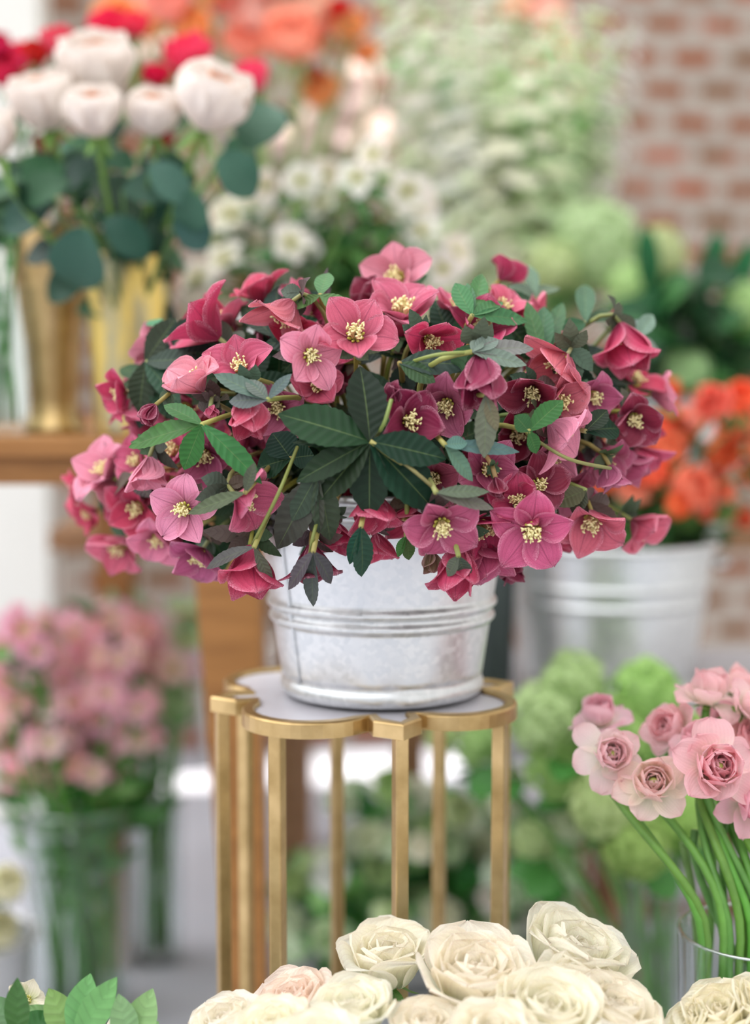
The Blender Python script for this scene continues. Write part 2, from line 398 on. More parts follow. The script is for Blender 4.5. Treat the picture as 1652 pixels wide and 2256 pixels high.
# right table with grey top, standing lower
ZG = at(1330, 1512, 2.4).z
gt = thing('side_table', (at(1500, 1600, 2.4).x, 2.4, 0), 'low wooden table with a grey top under the orange flower bucket', 'table')
gx, gy = gt.location.x, gt.location.y
xa, xb = at(1085, 1500, 2.3).x, at(2050, 1500, 2.3).x
link('tabletop', MB().box(((xa+xb)/2-gx, 2.42-gy, ZG-.02), (xb-xa, .66, .04)).mesh('tabletop', M['woodgrey'], True), gt, bevel=.004)
for px_, Y in ((1385, 2.14), (1385, 2.7), (1990, 2.14), (1990, 2.7)):
    a = at(px_, 1900, 2.14); x_ = a.x if px_ < 1500 else xb - .05
    link('leg', MB().box((x_-gx, Y-gy, (ZG-.04)/2), (.045, .045, ZG-.04)).mesh('leg', M['woodbrown'], True), gt, bevel=.003)
for zz in (at(1290, 2010, 2.68).z, at(1290, 1855, 2.68).z):
    link('stretcher', MB().box(((xa+xb)/2-gx, 2.70-gy, zz), (xb-xa-.06, .025, .035)).mesh('stretcher', M['woodbrown'], True), gt)

# back bench hidden behind the pail
bn = thing('back_bench', (.1, 3.2, 0), 'brown wooden bench at the back, its legs seen under the stand top', 'bench')
link('seat', MB().box((0, 0, .80), (1.5, .62, .04)).mesh('seat', M['woodbrown'], True), bn)
for px_ in (640, 905, 1330):
    a = at(px_, 1650, 3.0)
    for yy in (-.24, .24): link('leg', MB().box((a.x-.1, yy, .39), (.05, .05, .78)).mesh('leg', M['woodbrown'], True), bn)

B2 = Vector((at(1335, 1500, 2.4).x, 2.4, ZG))
pail('galvanised_bucket', B2, .137, .172, at(1335, 1215, 2.25).z - ZG, (.62, .74), 'large blurred galvanised bucket of orange flowers on the grey side table', handles=True)
dv = Vector((at(1078, 1400, 2.3).x, 2.3, ZG))
t = thing('dark_vase', dv, 'slim dark grey vase in the gap between the two galvanised buckets', 'vase')
link('body', MB().lathe([(0, 0), (.034, 0), (.036, .01), (.042, .2), (.04, .21), (.036, .2), (.03, .02), (0, .02)], 32).mesh('body', M['darkvase']), t)

GV = Vector((at(120, 930, 2.1).x, 2.1, ZT))
t = thing('gold_vase', GV, 'tall tapered brass gold vase at left on the wooden table', 'vase')
hgv = at(95, 500, 2.1).z - ZT; s_ = mpp(2.1)
link('body', MB().lathe([(0, 0), (66*s_, 0), (68*s_, .006), (62*s_, .014), (52*s_, .026), (53*s_, .05), (62*s_, hgv*.45), (92*s_, hgv-.012), (98*s_, hgv), (94*s_, hgv), (84*s_, hgv-.02), (46*s_, .05), (0, .04)], 48).mesh('body', M['gold']), t)
MV = Vector((at(288, 940, 2.02).x, 2.02, ZT)); hmv = at(280, 562, 2.02).z - ZT; s_ = mpp(2.02)
t = thing('mercury_vase', MV, 'yellow gold mirrored glass vase holding the peach white roses', 'vase')
link('body', MB().lathe([(0, 0), (76*s_, 0), (78*s_, .005), (82*s_, .08), (99*s_, hmv-.004), (98*s_, hmv), (95*s_, hmv-.006), (70*s_, .02), (0, .02)], 48).mesh('body', M['mercury']), t)
def glass_vase(loc, r0, r1, h, label, thick=.004, n=48):
    t = thing('glass_vase', loc, label, 'vase')
    prof = [(0, .0), (r0-.002, .0), (r0, .003), (lerp(r0, r1, .5), h*.5), (r1, h-.003), (r1+.0004, h), (r1-thick*.5, h+.0018), (r1-thick, h), (lerp(r0, r1, .5)-thick, h*.5), (r0-thick, .014), (0, .012)]
    link('body', MB().lathe(prof, n).mesh('body', M['glass']), t)
    link('rim', MB().tube([Vector(((r1-thick*.5)*cos(2*pi*i/n), (r1-thick*.5)*sin(2*pi*i/n), h)) for i in range(n+1)], thick*.42, 8, False).mesh('rim', M['glassrim']), t); return t
LV = Vector((at(10, 930, 2.05).x, 2.05, ZT))
glass_vase(LV, .035, .045, .2, 'clear glass vase at the left edge beside the gold vase')
V1 = Vector((at(180, 2200, 2.5).x, 2.5, 0)); V2 = Vector((at(350, 2180, 2.75).x, 2.75, 0))
V1h = at(180, 1755, 2.55).z; V2h = at(350, 1765, 2.75).z
glass_vase(V1, .088, .093, V1h, 'wide clear glass vase of pink alstroemeria standing on the floor')
glass_vase(V2, .048, .052, V2h, 'narrow clear glass vase just right of the wide alstroemeria vase')
FV = Vector((at(1668, 2050, 1.36).x, 1.36, 0)); FVz = at(1668, 2052, 1.36).z
cr = thing('low_stool', (FV.x, FV.y, 0), 'low brown stool under the ranunculus vase', 'stool')
link('seat', MB().box((0, 0, .31), (.26, .26, .03)).mesh('seat', M['woodbrown'], True), cr, bevel=.003)
for a in (-1, 1):
    for b in (-1, 1): link('leg', MB().box((a*.1, b*.1, .148), (.035, .035, .295)).mesh('leg', M['woodbrown'], True), cr)
glass_vase(Vector((FV.x, FV.y, .3255)), .068, .075, FVz-.3255, 'clear glass cylinder vase of pink ranunculus at the front right', n=96)
VV = Vector((at(1445, 2150, 1.98).x, 1.98, 0)); VVz = at(1445, 1925, 1.98).z
glass_vase(VV, .045, .055, VVz, 'clear glass vase under the green viburnum snowballs')

# ---------------------------------------------------------------- flower parts
def petal(mb, L, Wd, a0, a1, az, rb=.0, z0=0, cup=.5, curl=0, p=1.25, q=.75, ruf=0, nv=8, nu=7, tw=0, bendp=1.0, r=rng, notch=0):
    """one petal: angles in degrees from horizontal, growing outwards from radius rb at azimuth az"""
    ph = r.uniform(0, 6.28); rr, zz = rb, z0; rows = []; uvs = []
    ca, sa = cos(az), sin(az); kf = r.choice((1.5, 2, 2.5, 3))
    for j in range(nv+1):
        t = j/nv
        a = R(lerp(a0, a1, t**bendp) + curl*smooth(.55, 1, t))
        if j: rr += L/nv*cos(a); zz += L/nv*sin(a)
        w = Wd*max(.0, sin(pi*min(.995, max(.0, .06 + .94*t)**p)))**q if t < 1 else Wd*.06
        w = max(w, Wd*.05)
        row = []
        for i in range(nu):
            u = -1 + 2*i/(nu-1)
            ang = u*cup
            xx = w*(sin(ang)/cup if cup > 1e-3 else u); nn = w*(1-cos(ang))/max(cup, 1e-3)
            nn += ruf*(t**2)*sin(kf*u*pi + ph) * (.35+.65*abs(u))
            nn += tw*u*w*t
            back = -notch*L*abs(u)**1.5*smooth(.5, 1, t)
            pr = rr - sin(a)*nn + cos(a)*back; pz = zz + cos(a)*nn + sin(a)*back
            row.append(Vector((pr*ca - xx*sa, pr*sa + xx*ca, pz))); uvs.append((i/(nu-1), t))
        rows.append(row)
    mb.grid(rows, uvs)
def normalise(ms, ref):
    r_ = max(math.hypot(v[0], v[1]) for v in ref.v)
    for m_ in ms: m_.v = [(x/r_, y/r_, z/r_) for x, y, z in m_.v]
    return r_

def hellebore_variant(openness, r, mat, stam=True, lite=False):
    P = MB(); n = 5; off = r.uniform(0, 6)
    for i in range(n):
        az = off + 2*pi*i/n + r.uniform(-.12, .12)
        a0 = lerp(78, 38, openness) + r.uniform(-6, 6); a1 = lerp(80, -6, openness) + r.uniform(-28, 24)
        petal(P, 1.0*r.uniform(.88, 1.1), r.uniform(.43, .53), a0 + r.uniform(-6, 8), a1, az, .05, .02*(i % 2), r.uniform(.35, 1.0), r.uniform(-38, 26), r.uniform(1.0, 1.3), r.uniform(.72, .95),
              r.uniform(.02, .08), 5 if lite else 9, 5 if lite else 9, r.uniform(-.25, .25), r=r)
    St = MB()
    k_ = 14 if lite else 46
    for i in range(k_):
        az = r.uniform(0, 6.28); sp_ = r.uniform(.05, .6); L = r.uniform(.34, .5)
        b = Vector((cos(az)*.06, sin(az)*.06, .05)); e = Vector((cos(az)*sp_*L*.9, sin(az)*sp_*L*.9, .05 + L*r.uniform(.75, 1)))
        mid = (b+e)/2 + Vector((0, 0, .04))
        St.m = 0; St.tube([b, mid, e], [.012, .011, .011], 3 if lite else 4, False)
        d_ = Vector((r.uniform(-1, 1), r.uniform(-1, 1), .4)).normalized()*.045
        St.tube([e-d_, e, e+d_], [.012, .03, .012], 4)
    St.m = 1
    for i in range(9):
        az = 2*pi*i/9; q_ = lerp(.45, 1, max(0, openness)); St.tube([Vector((cos(az)*.05*q_, sin(az)*.05*q_, .08)), Vector((cos(az)*.16*q_, sin(az)*.16*q_, .15)), Vector((cos(az)*.2*q_, sin(az)*.2*q_, .22))], [.015, .04*q_, .03*q_], 5)
    St.m = 0
    normalise([P, St] if True else [], P) if False else None
    # scale by open radius so that every variant has unit petal length
    return {'petals': P.mesh('hellebore_petals', M[mat]), 'stamens': St.mesh('hellebore_stamens', [M['stamen'], M['pollen']]) if stam else None}

def leaflet_mb(L, Wd, serr=.08, nteeth=9, fold=.25, bend=.25, nv=26, nu=5, p=1.1, q=.85, wave=.0, r=rng):
    """a leaflet along +Y, upper face +Z"""
    m = MB(); rows = []; uvs = []; ph = r.uniform(0, 6)
    for j in range(nv+1):
        t = j/nv; w = Wd*max(.03, sin(pi*min(.998, (.03+.97*t)**p))**q)
        saw = (t*nteeth) % 1.0
        if serr and t > .28: w *= 1 + serr*(saw-.5)
        y = L*sin(bend*t)/max(bend, 1e-3) if abs(bend) > 1e-3 else L*t
        z = -L*(1-cos(bend*t))/bend if abs(bend) > 1e-3 else 0
        row = []
        for i in range(nu):
            u = -1+2*i/(nu-1)
            row.append(Vector((u*w*cos(fold), y, z + abs(u)*w*sin(fold) + wave*Wd*sin(t*9+ph+u)*abs(u)))); uvs.append((i/(nu-1), t))
        rows.append(row)
    return m.grid(rows, uvs)
def leaf_mesh(n_l, spread, L, Wd, r, name='leaf', mat='leaf', serr=.14, q=.85):
    m = MB()
    for i in range(n_l):
        a = lerp(-spread/2, spread/2, i/(n_l-1)) if n_l > 1 else 0
        k_ = 1 - .35*abs(a)/max(.01, spread/2)*.8
        lf = leaflet_mb(L*k_*r.uniform(.9, 1.08), Wd*r.uniform(.85, 1.1), serr, 9, r.uniform(.1, .35), r.uniform(.1, .9), 18, 5, r.uniform(1.0, 1.2), q, .05, r)
        m.merge(lf, Matrix.Rotation(-a, 4, 'Z') @ Matrix.Rotation(r.uniform(-.3, .2), 4, 'X'))
    return m.mesh(name, M[mat])

hr = random.Random(11)
HELL = {'open': [hellebore_variant(.92, hr, 'hell') for _ in range(5)], 'cup': [hellebore_variant(.55, hr, 'hell') for _ in range(5)],
        'bell': [hellebore_variant(.28, hr, 'hell') for _ in range(5)], 'bud': [hellebore_variant(-.05, hr, 'hell', False) for _ in range(2)]}
WHELL = [hellebore_variant(hr.uniform(.6, .95), hr, 'whell', True, True) for _ in range(4)]
BRACT = [leaf_mesh(3, R(80), 1, .26, hr, 'bract', 'bract', .18, .95) for _ in range(4)]
PALM = [leaf_mesh(5, R(190), 1, .17, hr, 'leaf') for _ in range(4)]
SINGLE = [leaf_mesh(1, 0, 1, .24, hr, 'leaf') for _ in range(3)]
RLEAF = [leaf_mesh(1, 0, 1, .38, hr, 'leaf', 'rleaf', .05, .62) for _ in range(3)]
THIN = [leaf_mesh(1, 0, 1, .13, hr, 'leaf', 'rleaf', 0, .8) for _ in range(2)]

def rose_variant(kind, r, mat, n=30, nv=8, nu=7):
    P = MB(); H = MB()
    for i in range(n):
        f = i/(n-1); az = i*2.39996 + r.uniform(-.25, .25)
        if kind == 'cup':
            petal(H if f < .34 else P, lerp(.66, 1.12, f**.7), lerp(.28, .66, f), lerp(84, 2, f**.8), lerp(98, 98, f), az, lerp(.03, .16, f), lerp(.12, 0, f), lerp(.9, .75, f), lerp(-8, -12, f)+r.uniform(-8, 8), 1.5, .5, .015+.02*f, nv, nu, bendp=.55, r=r)
        elif kind == 'open':
            petal(P, lerp(.62, 1.18, f**.8)*r.uniform(.94, 1.06), lerp(.30, .80, f), lerp(86, 4, f**.75)+r.uniform(-5, 5), lerp(100, 90, f**1.5)+r.uniform(-6, 6), az, lerp(.02, .14, f), lerp(.14, 0, f), lerp(1.0, .6, f),
                  lerp(-8, -80, f**1.4)*r.uniform(.5, 1.3), 1.6, .45, lerp(.02, .05, f), nv, nu, r.uniform(-.12, .12), .6, r)
        elif kind == 'ball':       # seen as a rounded dome of petals
            petal(P, lerp(.62, 1.05, f), lerp(.30, .66, f), lerp(80, 0, f), lerp(108, 100, f), az, lerp(.02, .14, f), lerp(.06, 0, f), .7, r.uniform(-10, 6), 1.5, .5, .02, nv, nu, bendp=.7, r=r)
    C = MB()
    for i in range(5):
        petal(C, .55, .07, -30+r.uniform(-15, 15), -60, 2*pi*i/5+.3, .06, -.0, .4, 40, .9, .9, 0, 6, 3, r=r)
    C.tube([Vector((0, 0, -.16)), Vector((0, 0, -.06)), Vector((0, 0, .02))], [.05, .11, .12], 8)
    normalise([P, H, C], P)
    d = {'petals': P.mesh('rose_petals', M[mat]), 'calyx': C.mesh('calyx', M['stem'])}
    if H.v: d['heart'] = H.mesh('rose_heart', M[mat])
    return d
rr_ = random.Random(5)
ROSE_CUP = [rose_variant('cup', rr_, 'rose', 30, 10, 9) for _ in range(3)]
ROSE_OPEN = [rose_variant('open', rr_, 'wrose', 26, 13, 13) for _ in range(5)]
ROSE_FAR = [rose_variant('ball', rr_, 'bright', 20, 6, 5) for _ in range(3)]

def ranunculus_variant(r):
    P = MB(); n = 7
    for i in range(n):
        petal(P, r.uniform(.8, 1.1), r.uniform(.38, .48), r.uniform(-5, 50), r.uniform(-40, 75), 2*pi*i/n+r.uniform(-.4, .4), .06, 0, r.uniform(.4, .9), r.uniform(-45, 30), 1.5, .5, .05, 10, 9, r.uniform(-.25, .25), r=r)
    for i in range(24):
        f = i/23; petal(P, lerp(.6, 1.08, f)*r.uniform(.92, 1.06), lerp(.26, .52, f), lerp(76, 6, f), lerp(102, 100, f)+r.uniform(-10, 10), i*2.4+r.uniform(-.25, .25), lerp(.1, .06, f), lerp(.06, .0, f), .75, lerp(4, -10, f)+r.uniform(-12, 8), 1.55, .5, .025, 9, 8, bendp=.6, r=r)
    E = MB(); E.lathe([(.1, .1), (.13, .44), (.12, .54), (.07, .6), (0, .62)], 14)
    C = MB()
    for i in range(5): petal(C, .46, .1, -5, -25, 2*pi*i/5, .03, -.01, .4, 60, .9, .9, 0, 6, 3, r=r)
    return {'petals': P.mesh('ranunculus_petals', M['ranun']), 'eye': E.mesh('eye', M['greeneye']), 'calyx': C.mesh('calyx', M['stem'])}
RANUN = [ranunculus_variant(rr_) for _ in range(5)]

def floret(mb, C, d, s, r, n=5, a=20, wd=.5):
    q = Vector(d).normalized().to_track_quat('Z', 'Y'); off = r.uniform(0, 6)
    for i in range(n):
        az = off + 2*pi*i/n; e = R(a + r.uniform(-15, 15))
        def pt(l, w, z=0): return C + q @ (Vector((l*cos(e)*cos(az) - w*sin(az), l*cos(e)*sin(az) + w*cos(az), l*sin(e)+z)))*s
        mb.add([pt(.05, -.08), pt(.05, .08), pt(.6, -wd), pt(.6, wd), pt(1.0, -wd*.5, -.1), pt(1.0, wd*.5, -.1)], [(0, 2, 3, 1), (2, 4, 5, 3)], [(.4, 0), (.6, 0), (0, .6), (1, .6), (.2, 1), (.8, 1)])
def snowball(r, n=150):
    m = MB()
    for i in range(n):
        z = 1-2*(i+.5)/n; a = i*2.39996; s = math.sqrt(1-z*z); d = Vector((s*cos(a), s*sin(a), z))
        floret(m, d*r.uniform(.74, 1.0), d + Vector((r.uniform(-.3, .3), r.uniform(-.3, .3), r.uniform(-.3, .3))), r.uniform(.16, .22), r)
    return {'florets': m.mesh('florets', M['floret'])}
SNOW = [snowball(rr_), snowball(rr_)]
def spike(r, n=70, H=1.0):
    m = MB()
    for i in range(n):
        t = i/(n-1); a = i*2.4; w = lerp(.055, .012, t**1.3); d = Vector((cos(a), sin(a), .35))
        floret(m, Vector((cos(a)*w, sin(a)*w, lerp(.0, H, t))), d, lerp(.036, .012, t**1.2)*r.uniform(.7, 1.35), r, 5, 25, .5)
    return m
SPIKE = [spike(rr_, 54).mesh('florets', M['floret']) for _ in range(3)]
def umbel_floret(r):
    m = MB()
    for i in range(6): petal(m, 1.0, .34 if i % 2 else .26, 62, 22, 2*pi*i/6+r.uniform(-.1, .1), .04, 0, .5, -25, 1.35, .65, .03, 6, 5, r=r)
    return m.mesh('flower', M['alst'])
UMB = [umbel_floret(rr_) for _ in range(3)]

# ---------------------------------------------------------------- placing flowers; labels are written at the end from where each stands
REG = []
def reg(o, F, fam, look, where): REG.append(dict(o=o, p=px_of(F), fam=fam, look=look, where=where)); return o
def stem_obj(t, root, F, d, rad, color, k0=.35, k1=.25, n=10, sides=6, swing=None):
    L = (F-root).length; up = Vector((0, 0, 1)) if swing is None else Vector(swing)
    pts = bez(Vector((0, 0, 0)), up*L*k0, (F-root) - Vector(d).normalized()*L*k1, F-root, n)
    link('stem', MB().tube(pts, [lerp(rad*1.15, rad, i/n) for i in range(n+1)], sides).mesh('stem', M['stem']), t, color=color); return pts
def put_leaf(t, root, P, d, nrm, L, mesh, color, name='leaf'):
    """leaf with base at P, growing along d, upper face towards nrm"""
    y = Vector(d).normalized(); z = Vector(nrm); z = (z - y*z.dot(y)); z = z.normalized() if z.length > 1e-4 else y.orthogonal().normalized(); x = y.cross(z)
    Mx = Matrix(((x.x, y.x, z.x, 0), (x.y, y.y, z.y, 0), (x.z, y.z, z.z, 0), (0, 0, 0, 1)))
    return link(name, mesh, t, Matrix.Translation(P-root) @ Mx @ Matrix.Scale(L, 4), color)
def bloom(name, cat, group, fam, look, where, F, d, sc, var, colors, root, srad, scol, roll=None, k0=.35, k1=.25, sides=6, swing=None):
    t = thing(name, root, look, cat, group); roll = rng.uniform(0, 6.28) if roll is None else roll
    for part, me in var.items():
        if me is None: continue
        link(part, me, t, facing_matrix(F-root, d, roll, sc), colors.get(part, scol))
    pts = stem_obj(t, root, F, d, srad, scol, k0, k1, sides=sides, swing=swing)
    return reg(t, F, fam, look, where), pts
VIEW = lambda r, u, c: Vector((r, -c, u)).normalized()      # right, up, towards the camera

# --- hellebores in the pail: px, py, radius, (right, up, towards), form, colour, depth nudge
DOME = (830, 960)
def dome_depth(px, py):
    ex = (px-DOME[0])/665; ey = (py-DOME[1])/(440 if py < DOME[1] else 500)
    return 1.5 - .215*math.sqrt(max(0, 1-ex*ex-ey*ey))
PK, LP, CR, DK, MV_, SA = (214, 102, 132), (232, 146, 168), (204, 70, 104), (140, 46, 72), (190, 96, 130), (214, 116, 130)
HB = [(340, 768, 58, (-.6, .3, -.3), 'cup', LP, .10), (262, 868, 56, (-.6, -.2, .6), 'cup', CR, .04), (455, 722, 96, (-.7, .6, .15), 'cup', CR, .02),
 (428, 842, 80, (-.5, .6, .3), 'cup', LP, -.02), (625, 690, 90, (-.4, -.55, .1), 'cup', SA, 0), (682, 782, 84, (.3, -.1, .9), 'open', LP, -.03),
 (783, 742, 98, (.0, .45, .85), 'open', PK, -.02), (548, 915, 84, (.05, -.8, .35), 'bell', CR, -.03), (328, 912, 46, (-.5, -.7, .2), 'bud', DK, -.04),
 (466, 908, 34, (.2, -.5, .7), 'bud', PK, -.02), (528, 806, 72, (-.1, .4, .6), 'cup', PK, 0), (878, 615, 88, (-.45, .25, .8), 'open', LP, .12), (885, 682, 92, (.1, .75, .5), 'cup', PK, .05),
 (950, 752, 72, (.3, -.25, .6), 'cup', CR, 0), (866, 868, 44, (-.2, .7, .4), 'bud', DK, -.03), (905, 928, 80, (.35, .05, .85), 'cup', DK, -.02), (1058, 838, 104, (.05, -.85, .45), 'bell', DK, -.05),
 (982, 895, 78, (-.25, -.4, .7), 'cup', MV_, 0), (1232, 800, 84, (-.4, -.4, .3), 'cup', SA, 0), (1382, 768, 100, (.2, -.85, .3), 'bell', CR, 0), (1235, 950, 86, (.65, -.45, .2), 'cup', LP, -.02),
 (1236, 885, 74, (.3, -.1, .5), 'cup', SA, 0), (1398, 925, 66, (.1, -.35, .8), 'cup', DK, 0), (1455, 868, 56, (.8, .1, .1), 'cup', LP, .05), (1112, 605, 50, (.4, .4, -.1), 'cup', CR, .12),
 (1110, 676, 60, (.3, .5, .3), 'cup', PK, .06), (1352, 692, 26, (.0, .3, .3), 'bud', CR, .02), (1172, 868, 74, (-.2, -.3, .7), 'cup', DK, .0), (170, 1072, 50, (-.8, -.2, .3), 'cup', CR, .05),
 (228, 1036, 74, (-.5, .5, .4), 'cup', LP, .05), (330, 1050, 72, (.05, -.9, .25), 'bell', LP, -.02), (408, 1120, 84, (-.25, -.1, .9), 'open', LP, -.05), (540, 1102, 78, (.7, -.35, .4), 'cup', PK, -.04),
 (262, 1205, 74, (-.4, -.5, .5), 'cup', PK, .05), (345, 1190, 62, (-.1, -.5, .6), 'cup', LP, .04), (440, 1228, 72, (-.2, -.6, .6), 'cup', MV_, 0), (552, 1262, 104, (.05, -.9, .35), 'bell', CR, -.06),
 (690, 1250, 84, (.1, -.9, .2), 'bell', DK, -.04), (450, 1005, 66, (.0, -.3, .7), 'cup', MV_, .02), (740, 1185, 62, (.1, -.7, .4), 'bell', CR, 0), (822, 1130, 86, (.0, -.85, .4), 'bell', CR, -.03),
 (972, 1150, 96, (.1, -.5, .8), 'open', MV_, -.05), (1066, 1165, 82, (.4, -.5, .6), 'cup', CR, -.02), (1008, 1256, 96, (-.05, -.85, .4), 'bell', CR, -.06), (1070, 1240, 88, (.3, -.75, .4), 'bell', MV_, -.03),
 (1172, 1165, 104, (-.1, -.25, .9), 'open', PK, -.06), (1185, 1068, 76, (.1, .1, .9), 'open', DK, -.01), (1142, 1105, 68, (-.3, .3, .7), 'cup', CR, -.03), (1302, 1150, 82, (-.1, -.65, .6), 'cup', PK, -.03),
 (1412, 1160, 72, (.5, -.35, .3), 'cup', PK, .0), (1350, 1058, 56, (.2, -.9, .2), 'bell', MV_, -.02), (1095, 1075, 46, (.1, -.8, .4), 'bud', DK, -.04), (950, 1238, 44, (.0, -.8, .3), 'bud', (150, 120, 100), -.04),
 (955, 1055, 70, (-.2, -.2, .8), 'cup', MV_, .02), (1076, 1035, 68, (.2, .1, .7), 'cup', MV_, .0), (1332, 1010, 72, (.3, -.4, .5), 'cup', MV_, .03), (1395, 1030, 66, (.6, -.5, .3), 'bell', MV_, .04),
 (1128, 1262, 48, (.2, -.9, .2), 'bell', DK, 0), (832, 1212, 62, (.1, -.9, .3), 'bell', CR, .0), (1215, 1010, 68, (.2, -.5, .5), 'cup', LP, .02), (500, 700, 60, (-.2, .7, .1), 'cup', PK, .08),
 (1060, 725, 70, (.1, .5, .5), 'cup', CR, .03), (1000, 680, 62, (.2, .6, .2), 'cup', PK, .08), (570, 645, 66, (-.3, .6, .1), 'cup', CR, .08), (1310, 875, 62, (.3, -.2, .6), 'cup', MV_, .02),
 (300, 1120, 66, (-.3, -.2, .6), 'cup', CR, .05), (380, 990, 62, (-.3, .2, .6), 'cup', PK, .05), (610, 900, 70, (-.1, -.2, .8), 'cup', MV_, .04), (655, 745, 60, (.1, .2, .8), 'cup', CR, .05),
 (300, 1015, 58, (-.4, .2, .5), 'cup', PK, .07), (195, 1130, 52, (-.6, -.4, .4), 'cup', CR, .08), (1240, 1180, 60, (.2, -.8, .3), 'bell', CR, .03), (900, 1140, 70, (-.1, -.7, .5), 'cup', CR, .03),
 (1020, 1110, 66, (.1, -.3, .8), 'cup', CR, .03), (1140, 960, 70, (.1, -.2, .8), 'cup', DK, .04), (1260, 1080, 66, (.2, -.4, .6), 'cup', MV_, .05), (700, 850, 62, (.1, .1, .9), 'cup', PK, .05)]
FORM = {'open': 'wide open', 'cup': 'half open', 'bell': 'nodding', 'bud': 'closed bud'}
CNAME = {PK: 'rose pink', LP: 'pale pink', CR: 'crimson', DK: 'dark wine', MV_: 'mauve', SA: 'dusty salmon'}
def pail_root(px): return PC + Vector((max(-.1, min(.1, (px-845)/640*.1)) + rng.uniform(-.02, .02), rng.uniform(-.06, .05), .165))
STEMC = (150, 146, 84)
def hell(px, py, r, d, form, c, nud, where='of the pail'):
    Y = dome_depth(px, py) + nud; F = at(px, py, Y); d = VIEW(*d)
    sc = r*mpp(Y)*{'open': 1.0, 'cup': 1.24, 'bell': 1.22, 'bud': 1.1}[form]
    F = F - d*sc*{'open': .1, 'cup': .3, 'bell': .5, 'bud': .5}[form]
    root = pail_root(px); var = rng.choice(HELL[form]); cc = jit(c, 6)
    look = f"{CNAME.get(c, 'greenish')} hellebore, {FORM[form]}"
    o, pts = bloom('hellebore', 'flower', 'hellebores in the galvanised pail', 'hell', look, where, F, d, sc, var, {'petals': cc, 'stamens': cc}, root, .0021, jit(STEMC, 16),
                   k0=.45 if py < 1050 else .62, k1=.2)
    P = root + pts[-2]; dd = (Vector(pts[-1])-Vector(pts[-3])).normalized()
    side = dd.orthogonal(); side.rotate(Quaternion(dd, rng.uniform(0, 6.28)))
    so = [ch for ch in o.children if ch.name.startswith('stem')][0]
    for k_ in range(2):
        s2 = side*(1 if k_ == 0 else -1)
        put_leaf(so, root, P, dd*.9 + s2*.8, -s2 + dd*.2 + VIEW(0, .5, .5)*.4, sc*rng.uniform(.6, .95), rng.choice(BRACT), jit(rng.choice(((84, 96, 74), (104, 92, 84), (76, 104, 74))), 8), 'bract')
    return o
for h in HB: hell(*h)
# the rest of the mass, deeper in the pail
fr_ = random.Random(23); cnt = 0
while cnt < 72:
    px, py = fr_.uniform(190, 1430), fr_.uniform(640, 1215)
    ex = (px-DOME[0])/640; ey = (py-DOME[1])/(360 if py < DOME[1] else 330)
    if ex*ex+ey*ey > .95 or (560 < px < 770 and py > 1060): continue
    if py > 1150 and 600 < px < 1060: continue
    c = fr_.choice((PK, CR, CR, DK, MV_)) if px > 520 else fr_.choice((PK, LP, CR))
    hell(px, py, fr_.uniform(58, 76), (ex*.8+fr_.uniform(-.7, .7), -ey*.6+fr_.uniform(-.9, .5), fr_.uniform(-.1, .8)), fr_.choice(('cup', 'bell', 'cup', 'open')), c, .07+fr_.uniform(0, .05)); cnt += 1

# --- hellebore leaf sprigs: base, tips (px, py), width px, colour, depth nudge
DG, MG, LG, GG, BG = (26, 50, 33), (62, 108, 54), (88, 130, 74), (98, 110, 98), (92, 86, 76)
def sprig(base, tips, Wp, c, nud, look, group='leaf sprigs in the galvanised pail', stemfrom=None, mat='leaf', where=None, Y=None, serr=.12, root=None):
    Yb = (dome_depth(*base) + nud) if Y is None else Y; B = at(base[0], base[1], Yb)
    root = root or pail_root(base[0]); t = thing('hellebore_leaf', root, look, 'leaf', group)
    for tip in tips:
        tx, ty = tip[:2]; wf = tip[2] if len(tip) > 2 else 1.0
        T = at(tx, ty, (dome_depth(tx, ty) + nud - .0 if Y is None else Y + rng.uniform(-.03, .03)) + (tip[3] if len(tip) > 3 else 0))
        L = (T-B).length
        lf = leaflet_mb(L, Wp*wf*mpp(Yb)/2, serr, 10, rng.uniform(.08, .3), rng.uniform(.05, .35), 28, 7, 1.12, .85, .03)
        y = (T-B).normalized(); z = VIEW(rng.uniform(-.25, .25), .45, .85); z = (z-y*z.dot(y)).normalized(); x = y.cross(z)
        Mx = Matrix(((x.x, y.x, z.x, 0), (x.y, y.y, z.y, 0), (x.z, y.z, z.z, 0), (0, 0, 0, 1)))
        link('leaflet', lf.mesh('leaflet', M[mat]), t, Matrix.Translation(B-root) @ Mx, jit(c, 8))
    sf = stemfrom and at(stemfrom[0], stemfrom[1], Yb+.01)
    L = (B-root).length
    mid = sf if sf else root + (B-root)*.5 + Vector((0, .0, L*.25))
    pts = bez(Vector((0, 0, 0)), (mid-root)*.8 + Vector((0, 0, .03)), (mid-root), B-root, 10)
    link('stem', MB().tube(pts, [.0032 - .0009*i/10 for i in range(11)], 7).mesh('stem', M['stem']), t, color=jit(STEMC, 10))
    return reg(t, B, 'sprig' + str(where), look, where) if where else t
sprig((815, 972), [(612, 905, 1.1), (800, 795, 1.0), (700, 1100, .9), (650, 1060, .7), (812, 1140, 1.0), (962, 1122, 1.25), (985, 1008, .9), (640, 968, .35)], 96, DG, -.05, 'large dark green hellebore leaf spreading in the middle', stemfrom=(960, 1080))
HERO = [o for o in COL.objects if o.name == 'hellebore_leaf'][0]
